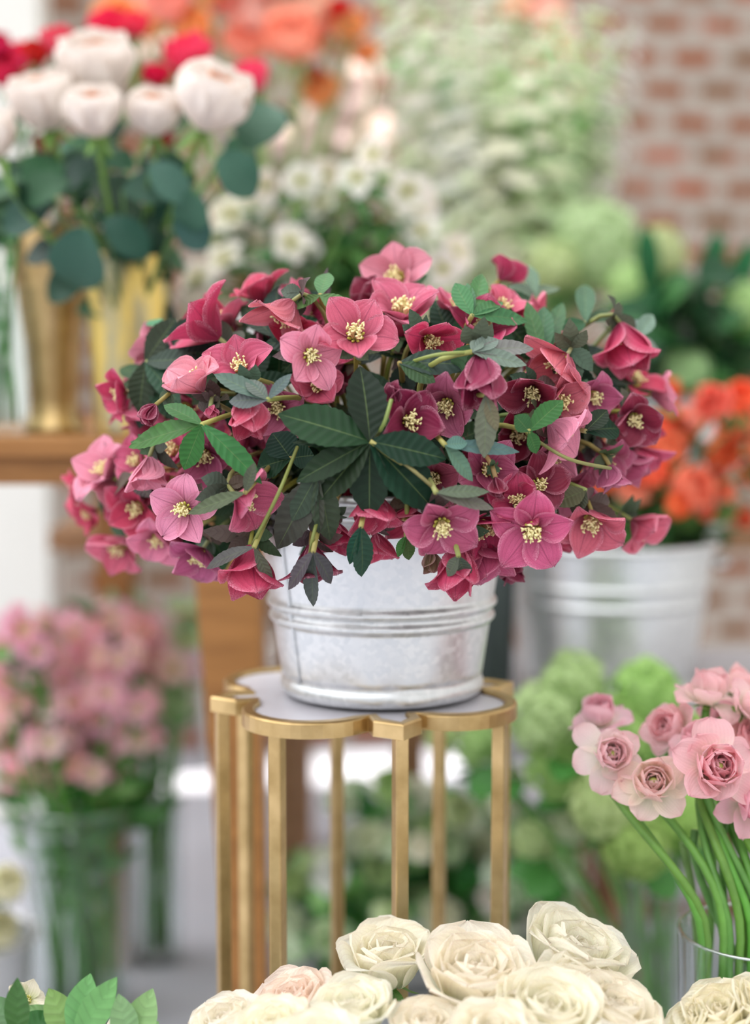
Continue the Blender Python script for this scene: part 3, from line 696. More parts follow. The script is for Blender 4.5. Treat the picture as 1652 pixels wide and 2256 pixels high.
def seen_stem(t, path, r=.0017, nud=-.055, c=(126, 132, 70)):
    P = [at(x, y, dome_depth(x, y) + nud + (.05 if i == 0 else 0)) - t.location for i, (x, y) in enumerate(path)]
    pts = []
    for i in range(len(P)-1):
        a, b = P[i], P[i+1]; ta = (P[i+1]-P[max(0, i-1)])*.33*(1 if i else .9); tb = (P[min(len(P)-1, i+2)]-P[i])*.33
        pts += bez(a, a+ta*.5, b-tb*.5, b, 5)[:-1]
    pts.append(P[-1]); link('stem', MB().tube(pts, r, 8).mesh('stem', M['stem']), t, color=jit(c, 8))
for pth in ([(818, 975), (845, 935), (862, 880)], [(828, 980), (900, 1028), (968, 1086)], [(880, 806), (960, 782), (1045, 776)], [(1160, 955), (1250, 1010), (1345, 1032)], [(655, 985), (612, 1090), (556, 1200)], [(715, 1090), (690, 1180), (682, 1225)]): seen_stem(HERO, pth)
sprig((700, 1045), [(605, 1215, 1.0), (735, 1205, .8), (690, 1190, .6), (640, 1150, .7)], 84, (66, 78, 66), -.045, 'greyish green hellebore leaf drooping over the pail rim')
sprig((445, 935), [(265, 975, 1.0), (400, 1040, .9), (580, 1055, .9), (355, 880, .7)], 62, MG, -.055, 'fresh green hellebore leaf with three fingers pointing down')
sprig((590, 880), [(470, 820, 1.0), (500, 880, 1.0), (540, 830, .8), (640, 820, .6)], 46, (88, 100, 98), -.05, 'grey green bract cluster')
sprig((705, 650), [(722, 590, 1.0), (780, 690, 1.0), (640, 680, .7)], 44, LG, .0, 'small green leaf pair at the top edge')
sprig((1040, 695), [(1068, 590, 1.0), (1000, 620, 1.0), (1110, 660, .8), (1175, 695, 1.0), (1030, 615, .6)], 46, (74, 116, 76), .0, 'green leaf cluster on a pale stem near the top')
sprig((1195, 790), [(1200, 655, 1.0), (1160, 660, .8), (1245, 640, .9)], 50, (58, 98, 66), .03, 'upright green leaves at upper right')
sprig((1290, 710), [(1290, 595, 1.0), (1365, 680, .8), (1240, 720, .8)], 48, (60, 100, 72), .04, 'pointed green leaf standing upright at upper right')
sprig((1040, 775), [(1190, 750, 1.0), (1165, 800, .9), (1100, 740, .9), (1060, 745, .7)], 46, (128, 134, 128), -.06, 'pale grey bract cluster on an arching stem', stemfrom=(895, 800))
sprig((1400, 745), [(1445, 685, 1.0), (1465, 765, .8), (1415, 690, .8)], 40, (120, 146, 132), -.01, 'grey green bracts above the hanging right flower')
sprig((1165, 950), [(1245, 870, 1.0), (1135, 915, .9), (1185, 1000, .7)], 52, (50, 96, 56), -.05, 'glossy green leaf beside the pale right bloom')
sprig((1290, 950), [(1375, 935, 1.2), (1340, 900, .8)], 56, DG, -.02, 'dark green leaf at right')
sprig((880, 800), [(1040, 795, 1.1), (960, 840, .8)], 60, (62, 84, 66), -.03, 'broad green leaf under the arching stem')
sprig((1070, 870), [(1070, 1010, 1.0), (1095, 950, .6)], 52, (112, 108, 90), -.06, 'olive brown leaf hanging in the middle')
sprig((980, 980), [(1045, 1060, .9), (1030, 975, .8), (1150, 990, .8)], 46, (96, 128, 116), -.05, 'bluish green folded leaf')
sprig((795, 1160), [(805, 1280, 1.0), (760, 1250, .6)], 54, (40, 70, 54), -.06, 'dark leaf pointing straight down over the pail')
sprig((690, 1215), [(682, 1345, .9), (630, 1300, .8), (740, 1290, .8)], 50, (86, 86, 82), -.075, 'grey bract cluster drooping lowest over the pail')
sprig((560, 1205), [(430, 1245, 1.0), (600, 1290, .8)], 36, (92, 98, 88), -.07, 'thin grey bract pointing left')
sprig((960, 1085), [(1090, 1120, .9), (1080, 1080, .8)], 40, (104, 108, 96), -.07, 'grey bract over the open mauve flower')
sprig((540, 1085), [(410, 1130, 1.0), (560, 1020, .7)], 40, (84, 96, 66), -.07, 'narrow olive leaf crossing the open pink flower')
sprig((895, 1180), [(905, 1240, .8), (870, 1230, .6)], 40, (70, 110, 60), -.03, 'small green leaf tip over the pail')
sprig((1290, 1080), [(1215, 1110, 1.0), (1260, 1130, .8)], 56, (84, 90, 72), -.02, 'olive leaf at lower right')
sprig((1010, 1225), [(1030, 1280, 1.0), (985, 1270, .8)], 40, (84, 92, 82), -.08, 'small grey bract on the lowest flower')
sprig((350, 720), [(420, 740, 1.0), (330, 700, .9)], 44, (84, 136, 92), .06, 'soft green leaf behind the left flowers')
sprig((1180, 655), [(1160, 560, .8), (1120, 625, .8), (1230, 620, 1.0)], 46, (92, 120, 92), .1, 'blurred green leaves along the back top edge')
sprig((290, 1045), [(230, 1085, .9), (330, 1095, .8)], 54, (90, 78, 66), .02, 'brownish bract among the far left flowers')
sprig((640, 1010), [(560, 1030, 1.0), (600, 950, 1.0), (690, 1000, .8)], 80, (34, 62, 44), .0, 'shaded dark leaf left of the centre')
sr = random.Random(31); i = 0
while i < 48:
    px, py = sr.uniform(250, 1400), sr.uniform(650, 1170)
    ex = (px-DOME[0])/620; ey = (py-DOME[1])/(350 if py < DOME[1] else 300)
    if ex*ex+ey*ey > .9 or (560 < px < 760 and py > 1050): continue
    i += 1; a = sr.uniform(0, 6.28)
    tips = [(px + sr.uniform(80, 130)*cos(a+j*.9), py + sr.uniform(80, 130)*sin(a+j*.9), sr.uniform(.8, 1.1)) for j in range(4)]
    tips = [tp_ for tp_ in tips if ((tp_[0]-DOME[0])/640)**2 + ((tp_[1]-DOME[1])/400)**2 < 1] or [(px, py-90)]
    sprig((px, py), tips, 60, sr.choice(((26, 52, 34), (34, 64, 40), (46, 70, 48))), .05+sr.uniform(0, .06), 'dark green leaf sprig', where='of the pail')

# --- peach white roses in the mirrored vase
mouth = lambda V, h, r: Vector((V.x + rng.uniform(-r, r), V.y + rng.uniform(-r, r), V.z + h*.3))
RG = (44, 84, 62)
PR = [(215, 165, 92, 1.98, (.0, .85, .5)), (208, 262, 70, 1.86, (.0, .86, .5)), (340, 262, 66, 1.9, (.05, .86, .5)), (462, 236, 92, 1.87, (.35, .8, .45)), (98, 240, 82, 1.93, (-.15, .88, .4)), (-14, 310, 66, 1.86, (-.2, .9, .3))]
rootM = Vector((MV.x, MV.y, MV.z+.03))
def rose_leaves(o, root, pts, n, L, colr, r=rng, face=.6):
    for k_ in range(n):
        j = r.randint(max(1, len(pts)//3), len(pts)-2); P = root + pts[j]; a = r.uniform(0, 6.28)
        d = Vector((cos(a), sin(a)*.7-.2, r.uniform(-.45, .5)))
        put_leaf(o, root, P, d, VIEW(r.uniform(-.4, .4), .5, face), L*r.uniform(.75, 1.2), r.choice(RLEAF), jit(r.choice(colr), 7))
GREENS = ((34, 74, 50), (46, 88, 64), (28, 60, 40), (62, 102, 72))
for x, y, r, Y, d in PR:
    d = VIEW(*d); F = at(x, y, Y) - d*r*mpp(Y)*.55
    o, pts = bloom('rose', 'flower', 'peach white roses in the mirrored vase', 'prose', 'large peach white garden rose', 'in the mirrored gold vase', F, d, r*mpp(Y), rng.choice(ROSE_CUP), {'petals': (252, 243, 236), 'heart': (252, 206, 176)}, rootM + Vector((rng.uniform(-.02, .02), rng.uniform(-.02, .02), 0)), .0042, (112, 150, 70), k0=.5, k1=.35)
    rose_leaves(o, o.location, pts, 6, .062, GREENS)
# rose leaves with a place of their own
def leaf_spray(group, look, fam, where, items, root, col, mesh_set=RLEAF):
    for (bx, by, tx, ty, Y, c) in items:
        B = at(bx, by, Y); T = at(tx, ty, Y-.015); t = thing('rose_leaf', root, look, 'leaf', group)
        put_leaf(t, root, B, T-B, VIEW(0, .35, .9), (T-B).length, rng.choice(mesh_set), jit(c, 5), 'leaf')
        pts = bez(Vector((0, 0, 0)), Vector((0, 0, .5*(B-root).length)), (B-root)*.8, B-root, 8)
        link('stem', MB().tube(pts, .0022, 6).mesh('stem', M['stem']), t, color=(84, 120, 64)); reg(t, B, fam, look, where)
leaf_spray('rose leaves in the mirrored vase', 'dark green rose leaf', 'rleaf', 'above the mirrored vase',
  [(545, 330, 590, 175, 1.92, (62, 104, 80)), (485, 340, 580, 425, 1.84, (60, 104, 86)), (185, 500, 130, 665, 1.86, (52, 96, 80)), (390, 470, 470, 545, 1.9, (62, 104, 92)), (230, 480, 330, 560, 1.88, (36, 76, 58)),
   (330, 360, 420, 440, 1.88, (76, 116, 96)), (150, 400, 20, 430, 1.9, (66, 104, 80)), (120, 440, -10, 500, 1.92, (52, 92, 70)), (270, 420, 400, 400, 1.9, (58, 98, 80)), (430, 420, 400, 520, 1.88, (60, 104, 88)), (200, 440, 100, 350, 1.95, (44, 84, 58)), (330, 470, 290, 570, 1.93, (30, 66, 48)), (430, 400, 300, 340, 1.97, (34, 74, 56)), (300, 440, 190, 380, 1.97, (34, 70, 50)), (380, 500, 330, 400, 1.98, (30, 66, 50))], rootM, None)
# --- hot pink and red roses in the gold vase
HP = [(15, 178, 48, (222, 50, 92)), (62, 146, 42, (224, 56, 98)), (78, 130, 34, (206, 40, 42)), (128, 112, 46, (240, 96, 122)), (246, 88, 54, (236, 60, 100)), (418, 142, 58, (238, 74, 112)), (348, 180, 34, (222, 36, 72)), (562, 188, 46, (240, 86, 130)), (-20, 120, 46, (222, 50, 92)), (100, 335, 34, (130, 20, 46)), (362, 322, 26, (150, 20, 40)), (300, 70, 36, (240, 76, 90))]
for x, y, r, c in HP:
    Y = 2.2 + rng.uniform(-.05, .08); d = VIEW(rng.uniform(-.3, .3), .75, .5); F = at(x, y, Y) - d*r*mpp(Y)*.3
    nm = 'red' if c[1] < 45 else 'hot pink'
    rt = Vector((GV.x + rng.uniform(-.02, .02), GV.y, GV.z+.1))
    o, pts = bloom('rose', 'flower', 'hot pink roses behind the peach roses', 'hrose', f'{nm} rose', 'behind the peach white roses', F, d, r*mpp(Y)*1.05, rng.choice(ROSE_FAR), {'petals': jit(c, 8)}, rt, .004, (100, 136, 70), k0=.4, k1=.3)
    rose_leaves(o, rt, pts, 4, .06, GREENS)
# --- glossy stems in the left glass vase
for i in range(7):
    rt = LV + Vector((rng.uniform(-.02, .02), rng.uniform(-.02, .02), .016)); F = at(rng.uniform(-60, 40), rng.uniform(420, 560), 2.05)
    t = thing('greenery_sprig', rt, 'green cut stem', 'foliage', 'green stems in the left glass vase'); stem_obj(t, rt, F, Vector((0, 0, 1)), .003, (96, 150, 84))
    put_leaf(t, rt, F, Vector((rng.uniform(-1, 1), 0, .4)), VIEW(0, .5, .8), .06, rng.choice(RLEAF), (66, 104, 70)); reg(t, F, 'cutstem', 'green cut stem with one leaf', 'in the left glass vase')

# --- coral and orange ranunculus at the top
TV = Vector((at(600, 900, 3.05).x, 3.05, .82))
t = pail('tall_bucket', TV, .08, .10, .42, (.5,), 'tall galvanised bucket of orange ranunculus on the back bench', handles=False)
OR_, CO, CP = (255, 188, 124), (255, 176, 156), (255, 208, 194)
CC = [(262, 62, 58, OR_), (372, 26, 62, CO), (436, 78, 48, OR_), (515, 18, 56, CO), (585, 62, 84, CP), (645, 108, 72, CO), (668, 40, 74, CP), (540, 112, 56, CO), (715, 70, 40, CO), (768, 72, 38, OR_), (812, 128, 32, OR_), (712, 218, 48, OR_), (694, 172, 24, (206, 44, 40)), (330, 70, 44, OR_), (470, -20, 60, OR_), (600, -30, 66, CO), (700, -40, 60, OR_), (755, 30, 30, (226, 60, 50))]
for x, y, r, c in CC:
    Y = 3.0 + rng.uniform(-.08, .08); d = VIEW(rng.uniform(-.3, .3), .5, .7); F = at(x, y, Y) - d*r*mpp(Y)*.3
    rt = TV + Vector((rng.uniform(-.04, .04), rng.uniform(-.04, .04), .35))
    bloom('ranunculus', 'flower', 'orange and coral ranunculus at the back', 'cran', {OR_: 'orange ranunculus', CO: 'coral ranunculus', CP: 'salmon pink ranunculus'}.get(c, 'red ranunculus'), 'at the top', F, d, r*mpp(Y)*1.05, rng.choice(ROSE_FAR), {'petals': jit(c, 6)}, rt, .0038, (150, 180, 110), k0=.4, k1=.3)
for x, y, r, c in [(1205, 60, 52, CP), (1218, 112, 46, CO), (1125, 38, 40, (255, 226, 200)), (1160, 150, 22, (226, 70, 60)), (1160, 214, 20, (226, 70, 60)), (1195, 165, 40, CP), (1275, 225, 22, CP)]:
    Y = 3.32; d = VIEW(rng.uniform(-.3, .3), .5, .7); F = at(x, y, Y); rt = Vector((at(1100, 900, 3.25).x + rng.uniform(-.05, .05), 3.27, 1.08))
    bloom('ranunculus', 'flower', 'peach ranunculus among the larkspur', 'pran', 'peach ranunculus' if c[1] > 150 else 'small red ranunculus', 'among the larkspur', F, d, r*mpp(Y)*1.05, rng.choice(ROSE_FAR), {'petals': c}, rt, .003, (150, 180, 110))
# --- white hellebores behind the pail
WB = Vector((at(690, 900, 2.38).x, 2.35, ZT)); xw = WB.x
pail('white_flower_bucket', WB, .075, .09, .12, (.5,), 'small galvanised bucket of white hellebores behind the pink ones', handles=False)
wr = random.Random(3); wl = 0
WH = [(660, 410), (700, 390), (850, 400), (900, 410), (770, 490), (680, 500), (600, 470), (500, 580), (560, 530), (610, 600), (870, 470), (920, 440), (740, 570), (810, 560), (690, 560), (480, 540), (940, 510), (860, 540), (780, 400), (560, 610), (640, 540), (540, 460), (1010, 570), (900, 590), (600, 400), (450, 610), (720, 450), (830, 350), (760, 620), (660, 620), (500, 480), (960, 590)]
for x, y in WH:
    Y = 2.4 + wr.uniform(-.1, .1); d = VIEW(wr.uniform(-.6, .6), wr.uniform(-.3, .6), wr.uniform(.4, 1)); F = at(x + wr.uniform(-12, 12), y + wr.uniform(-10, 10), Y)
    rt = WB + Vector((wr.uniform(-.05, .05), wr.uniform(-.04, .04), .1))
    o, pts = bloom('white_hellebore', 'flower', 'white hellebores behind the pail', 'whell', 'creamy white hellebore', 'behind the pail', F, d, 52*mpp(Y)*wr.uniform(.85, 1.1), wr.choice(WHELL), {'petals': jit((250, 244, 236), 4)}, rt, .0026, (120, 150, 80))
    for k_ in range(3):
        j = wr.randint(4, 9); a = wr.uniform(0, 6.28)
        put_leaf(o, rt, rt+pts[j], Vector((cos(a), sin(a), wr.uniform(-.2, .6))), VIEW(0, .7, .5), wr.uniform(.05, .08), wr.choice(PALM), jit(wr.choice(((70, 124, 60), (96, 146, 80), (54, 100, 56))), 8))

# --- pale larkspur spikes
LB = Vector((at(1100, 900, 3.25).x, 3.25, .82))
pail('larkspur_bucket', LB, .10, .13, .34, (.5, .6), 'galvanised bucket of pale larkspur on the back bench', handles=False)
lr = random.Random(17)
LX = [(845, -20), (885, 90), (930, -40), (970, 120), (1010, -30), (1050, 90), (1090, -50), (1120, 150), (1160, -20), (1200, 110), (1240, 10), (1280, 170), (1320, 20), (1350, 120), (1385, 60), (900, 200), (1000, 230), (1140, 260), (1230, 250), (1060, 300), (960, 320), (1330, 220), (1180, 350), (1100, 380), (860, 60), (905, 10), (1030, 20), (1145, 40), (1215, 30), (1075, 190), (945, 220), (1275, 110), (1165, 180), (1300, 260), (870, 300), (1020, 380)]
for i, (x, y) in enumerate(LX):
    Y = 3.2 + lr.uniform(-.2, .25); T = at(x, y, Y); rt = LB + Vector((lr.uniform(-.07, .07), lr.uniform(-.06, .06), .27))
    B = rt + (T-rt)*lr.uniform(.25, .35) + Vector((0, 0, .02)); ax = (T-B); H = ax.length
    t = thing('larkspur', rt, 'pale larkspur', 'flower', 'pale larkspur at the back')
    q = ax.to_track_quat('Z', 'Y').to_matrix().to_4x4()
    c = lr.choice(((222, 234, 200), (242, 241, 230), (212, 230, 190), (240, 238, 226)))
    link('florets', lr.choice(SPIKE), t, Matrix.Translation(B-rt) @ q @ Matrix.Diagonal((1.7, 1.7, H, 1)), jit(c, 6))
    pts = bez(Vector((0, 0, 0)), (B-rt)*.5, (B-rt), T-rt, 8); link('stem', MB().tube(pts, .003, 5).mesh('stem', M['stem']), t, color=(130, 176, 104))
    for k_ in range(7):
        P = rt + (T-rt)*lr.uniform(.1, .8); a = lr.uniform(0, 6.28)
        put_leaf(t, rt, P, Vector((cos(a), sin(a), lr.uniform(.2, 1))), VIEW(0, .6, .6), lr.uniform(.07, .13), lr.choice(THIN), jit(lr.choice(((120, 178, 98), (146, 194, 122), (84, 142, 72))), 8))
    reg(t, T, 'lark', 'pale greenish white larkspur spike' if c[0] < 230 else 'white larkspur spike', 'at the back')
# --- white blooms standing in the sun by the back wall
SB = Vector((at(520, 1700, 4.22).x, 4.20, 0)); SB2 = Vector((at(1300, 1700, 4.28).x, 4.28, 0))
pail('floor_bucket', SB, .085, .11, .36, (.6,), 'galvanised bucket of white roses on the floor by the brick wall', handles=False)
pail('floor_bucket', SB2, .085, .11, .36, (.6,), 'galvanised floor bucket right of the stand by the brick wall', handles=False)
for x, y, r in [(630, 322, 44), (690, 305, 46), (745, 330, 44), (795, 195, 44), (788, 262, 46), (825, 315, 40), (598, 345, 40), (668, 345, 44), (372, 122, 30), (322, 40, 34), (318, 130, 30), (720, 280, 38), (1256, 430, 36), (1252, 488, 30)]:
    Y = 4.26 if x < 1000 else 4.36; d = VIEW(rng.uniform(-.2, .4), .7, .5); F = at(x, y, Y); s0 = SB if x < 1000 else SB2
    rt = s0 + Vector((rng.uniform(-.04, .04), rng.uniform(-.04, .04), .3))
    o, pts = bloom('white_rose', 'flower', 'sunlit white roses by the brick wall', 'srose', 'sunlit white rose', 'by the brick wall', F, d, r*mpp(Y)*1.1, rng.choice(ROSE_FAR), {'petals': (250, 236, 230)}, rt, .004, (120, 160, 90), k0=.5, k1=.3)

# --- viburnum, upper right, and dark foliage
UB = Vector((at(1480, 1000, 2.9).x, 2.9, .82))
pail('viburnum_bucket', UB, .10, .12, .26, (.5,), 'galvanised bucket of dark foliage and green snowballs at right', handles=False)
VG = (208, 226, 172)
for x, y, r, Y in [(1310, 545, 100, 3.0), (1450, 560, 62, 3.05), (1225, 590, 62, 2.95), (1512, 815, 52, 2.75), (1640, 680, 56, 2.8), (1400, 640, 60, 2.9)]:
    F = at(x, y, Y); rt = UB + Vector((rng.uniform(-.05, .05), rng.uniform(-.05, .05), .2)); d = (F-rt).normalized()
    o, pts = bloom('viburnum', 'flower', 'green viburnum snowballs behind the pail', 'uvib', 'lime green viburnum snowball', 'behind the pail', F, d, r*mpp(Y), rng.choice(SNOW), {'florets': jit(VG, 8)}, rt, .004, (96, 130, 70))
    for k_ in range(3):
        a = rng.uniform(0, 6.28); put_leaf(o, rt, rt+pts[8], Vector((cos(a), sin(a), .2)), VIEW(0, .6, .7), .09, rng.choice(RLEAF), (58, 108, 52))
dr = random.Random(41)
for i in range(17):
    x, y = dr.uniform(1420, 1680), dr.uniform(590, 860); Y = 2.75 + dr.uniform(-.1, .15)
    F = at(x, y, Y); rt = UB + Vector((dr.uniform(-.06, .06), dr.uniform(-.05, .05), .2))
    t = thing('foliage_branch', rt, 'dark foliage', 'foliage', 'dark leafy branches at right'); pts = stem_obj(t, rt, F, (F-rt), .003, (60, 90, 50))
    for k_ in range(6):
        P = rt + pts[dr.randint(4, 10)]; a = dr.uniform(0, 6.28)
        put_leaf(t, rt, P, Vector((cos(a), sin(a)*.6, dr.uniform(-.3, .8))), VIEW(dr.uniform(-.5, .5), .6, .6), dr.uniform(.08, .13), dr.choice(RLEAF), jit(dr.choice(((24, 66, 36), (34, 84, 44), (20, 54, 32), (64, 116, 62))), 6))
    reg(t, F, 'fol', 'dark green leafy branch', 'right of the pink hellebores')
for x, y in [(1575, 575), (1410, 560), (1650, 600)]:
    Y = 2.8; F = at(x, y, Y); rt = UB + Vector((0, 0, .2)); t = thing('foliage_branch', rt, 'upright', 'foliage', 'dark leafy branches at right'); pts = stem_obj(t, rt, F, (F-rt), .003, (60, 100, 60))
    put_leaf(t, rt, rt+pts[7], (F-rt) + Vector((0, 0, .1)), VIEW(0, .2, 1), .16, THIN[0], (40, 110, 66)); put_leaf(t, rt, rt+pts[7], (F-rt) + Vector((.06, 0, .1)), VIEW(.3, .2, 1), .13, THIN[1], (60, 130, 80)); reg(t, F, 'fol', 'upright narrow green leaf', 'right of the pink hellebores')

# --- orange flowers in the second bucket
ORF = [(1575, 885, 48), (1490, 962, 58), (1572, 1000, 48), (1440, 1050, 52), (1505, 1080, 58), (1562, 1062, 40), (1428, 962, 44), (1640, 885, 44), (1602, 1092, 28), (1645, 945, 40), (1542, 1122, 28), (1648, 1055, 34), (1480, 1122, 34), (1400, 1088, 44), (1312, 1062, 44), (1360, 1000, 50), (1530, 930, 36), (1470, 870, 30), (1300, 1110, 36), (1600, 950, 36), (1460, 1000, 44), (1380, 940, 44), (1690, 1000, 44), (1640, 1150, 24)]
for i, (x, y, r) in enumerate(ORF):
    Y = 2.34 + rng.uniform(-.08, .12); d = VIEW(rng.uniform(-.5, .5), rng.uniform(.0, .7), .7); F = at(x, y, Y) - d*r*mpp(Y)*.3
    rt = B2 + Vector((rng.uniform(-.09, .09), rng.uniform(-.07, .07), .2)); c = rng.choice(((255, 142, 100), (255, 158, 128), (254, 180, 158), (255, 134, 92)))
    o, pts = bloom('orange_rose', 'flower', 'orange flowers in the second bucket', 'ofl', 'coral pink spray rose' if c[1] > 120 else 'bright orange spray rose', 'in the second bucket', F, d, r*mpp(Y)*1.08, rng.choice(ROSE_FAR), {'petals': jit(c, 6)}, rt, .0028, (80, 124, 60))
    for k_ in range(5):
        j = rng.randint(2, 8); a = rng.uniform(0, 6.28)
        put_leaf(o, rt, rt+pts[j], Vector((cos(a), sin(a)-.3, rng.uniform(-.3, .5))), VIEW(rng.uniform(-.4, .4), .6, .6), rng.uniform(.045, .075), rng.choice(RLEAF), jit(rng.choice(((36, 84, 38), (54, 108, 48), (30, 66, 34), (96, 140, 70))), 6))

# --- viburnum, lower right, in the glass vase
VL = [(1262, 1510, 76, 2.05), (1195, 1585, 82, 2.0), (1425, 1530, 80, 2.05), (1232, 1690, 78, 2.02), (1352, 1625, 92, 2.0), (1335, 1772, 84, 1.92), (1402, 1862, 78, 1.9), (1175, 1850, 52, 2.1), (1500, 1790, 84, 1.95), (1055, 1640, 50, 2.15), (975, 1622, 40, 2.2), (1560, 1640, 90, 2.05), (1500, 1660, 70, 2.12), (1085, 1560, 46, 2.2), (1265, 1600, 60, 2.14)]
for x, y, r, Y in VL:
    F = at(x, y, Y); rt = VV + Vector((rng.uniform(-.025, .025), rng.uniform(-.025, .025), .06)); d = (F-rt).normalized() + Vector((0, 0, -.3))
    o, pts = bloom('viburnum', 'flower', 'green viburnum snowballs in the glass vase', 'lvib', 'lime green viburnum snowball', 'right of the stand', F, d, r*mpp(Y), rng.choice(SNOW), {'florets': jit(rng.choice(((178, 208, 130), (166, 200, 116), (196, 216, 152))), 6)}, rt, .0035, (96, 140, 70), k0=.6, k1=.15)
    for k_ in range(2):
        a = rng.uniform(0, 6.28); put_leaf(o, rt, rt+pts[8], Vector((cos(a), sin(a), .1)), VIEW(0, .6, .7), .07, rng.choice(RLEAF), (70, 130, 58))

# --- front right ranunculus in the glass cylinder: px, py, r, dir, depth
RN = [(1322, 1582, 68, (-.1, .75, .25), 1.46), (1342, 1662, 74, (.1, .35, .85), 1.36), (1438, 1728, 84, (-.1, .4, .8), 1.34), (1482, 1606, 72, (-.55, .3, .5), 1.42), (1560, 1530, 76, (.1, .9, .0), 1.42), (1578, 1690, 96, (.0, .3, .9), 1.32),
      (1652, 1560, 70, (.5, .4, .5), 1.40), (1536, 1642, 66, (-.1, .7, .6), 1.38), (1648, 1630, 62, (.1, .6, .7), 1.40), (1655, 1770, 78, (.2, .1, .9), 1.34), (1600, 1600, 66, (.1, .6, .4), 1.45), (1625, 1515, 60, (.3, .7, .1), 1.48), (1715, 1680, 76, (.2, .4, .8), 1.36)]
STB = [(1400, 1830, -.055), (1395, 1840, -.05), (1530, 1860, -.035), (1500, 1850, -.03), (1565, 1900, -.01), (1590, 1900, .0), (1640, 1900, .02), (1560, 1850, -.02), (1640, 1850, .015), (1655, 1900, .03), (1600, 1880, .01), (1620, 1880, .0), (1700, 1900, .04)]
RTH = []
for (x, y, r, d, Y), (mx_, my_, ofs) in zip(RN, STB):
    d = VIEW(*d); F = at(x, y, Y) - d*r*mpp(Y)*.32; root = Vector((FV.x + ofs, FV.y + rng.uniform(-.03, .03), .345))
    t = thing('ranunculus', root, 'pink', 'flower', 'pink ranunculus at the front right'); v = rng.choice(RANUN); c = jit(rng.choice(((253, 222, 224), (252, 212, 216), (254, 232, 226))), 4); ro = rng.uniform(0, 6); RTH.append(t)
    for part, me in v.items(): link(part, me, t, facing_matrix(F-root, d, ro, r*mpp(Y)*1.14), c if part == 'petals' else (124, 164, 80))
    Mp = at(mx_, my_, FV.y + rng.uniform(-.03, .02)); rim = Vector((FV.x + ofs*1.05, FV.y - .02, FVz))
    P0, P3 = Vector((0, 0, 0)), F-root
    pts = bez(P0, (rim-root)*.5, (rim-root)*.9, rim-root, 6)[:-1] + bez(rim-root, (rim-root) + Vector((0, 0, .05)), (Mp-root), P3 - d*.05, 8)[:-1] + bez(P3-d*.05, P3-d*.035, P3-d*.01, P3, 3)
    link('stem', MB().tube(pts, [.0042]*len(pts), 10).mesh('stem', M['stem']), t, color=jit((98, 146, 60), 8)); reg(t, F, 'ran', 'pale pink ranunculus', 'in the front glass vase')
# extra bare stems in the vase
for i in range(9):
    root = Vector((FV.x + rng.uniform(-.055, .05), FV.y + rng.uniform(-.04, .04), .345)); F = at(1500 + 24*i + rng.uniform(-10, 10), rng.uniform(1750, 1860), 1.38 + rng.uniform(-.03, .05))
    t = RTH[i]; dv_ = root - t.location; pts = bez(dv_, dv_ + Vector((0, 0, .15)), (F-t.location) - Vector((rng.uniform(-.02, .02), 0, .06)), F-t.location, 14); link('side_stem', MB().tube(pts, .004, 8).mesh('side_stem', M['stem']), t, color=jit((104, 152, 72), 10))
# --- cream roses along the bottom front
FB = Vector((at(980, 2250, 1.22).x, 1.22, 0))
pail('front_bucket', FB, .14, .18, .40, (.5, .6), 'galvanised bucket of cream roses on the floor at the front', handles=False)
WR = [(858, 2118, 108, (-.05, .85, .5), 1.27), (648, 2215, 92, (-.35, .7, .55), 1.22), (1046, 2160, 128, (.05, .6, .8), 1.20), (1262, 2120, 122, (.3, .8, .45), 1.26), (775, 2235, 92, (-.1, .75, .6), 1.17), (500, 2262, 84, (-.3, .8, .4), 1.20), (600, 2275, 90, (-.2, .75, .5), 1.15), (1205, 2245, 118, (.1, .6, .7), 1.15), (1345, 2250, 112, (.3, .7, .5), 1.18), (940, 2275, 84, (.0, .7, .6), 1.15), (1080, 2290, 96, (.0, .6, .7), 1.11), (700, 2300, 90, (-.1, .7, .6), 1.1), (1270, 2190, 96, (.25, .6, .6), 1.20)]
for i, (x, y, r, d, Y) in enumerate(WR):
    d = VIEW(d[0], d[1]+.15, d[2]*.3); sc = r*mpp(Y)*1.2; F = at(x, y, Y) - d*sc*.5; rt = FB + Vector((rng.uniform(-.1, .1), rng.uniform(-.08, .08), .32))
    c = (253, 238, 224) if i in (1,) else jit((253, 250, 234), 2)
    o, pts = bloom('cream_rose', 'flower', 'cream roses along the front', 'crose', 'blush cream rose' if i == 1 else 'cream white garden rose', 'along the bottom', F, d, sc, ROSE_OPEN[i % 5], {'petals': c}, rt, .0035, (96, 140, 66), k0=.5, k1=.35)
    rose_leaves(o, rt, pts, 3, .055, ((60, 116, 52), (84, 140, 70)))
rt = Vector((at(1600, 2300, 1.22).x, 1.22, 0.2))
SBK = Vector((rt.x+.02, 1.22, 0)); pail('front_bucket', SBK, .07, .085, .36, (.5,), 'small galvanised bucket of cream roses below the ranunculus vase', handles=False)
for x, y, r, d in [(1590, 2245, 100, (-.3, .75, .5)), (1520, 2262, 60, (-.6, .6, .3)), (1690, 2240, 90, (.2, .8, .4))]:
    d = VIEW(d[0], d[1]+.1, d[2]*.5); sc = r*mpp(1.2)*1.15; F = at(x, y, 1.2) - d*sc*.5; r0 = SBK + Vector((rng.uniform(-.03, .03), 0, .29))
    bloom('cream_rose', 'flower', 'cream roses along the front', 'crose', 'cream white garden rose', 'along the bottom', F, d, sc, rng.choice(ROSE_OPEN), {'petals': jit((253, 249, 230), 2)}, r0, .0035, (96, 140, 66), k0=.5, k1=.35)

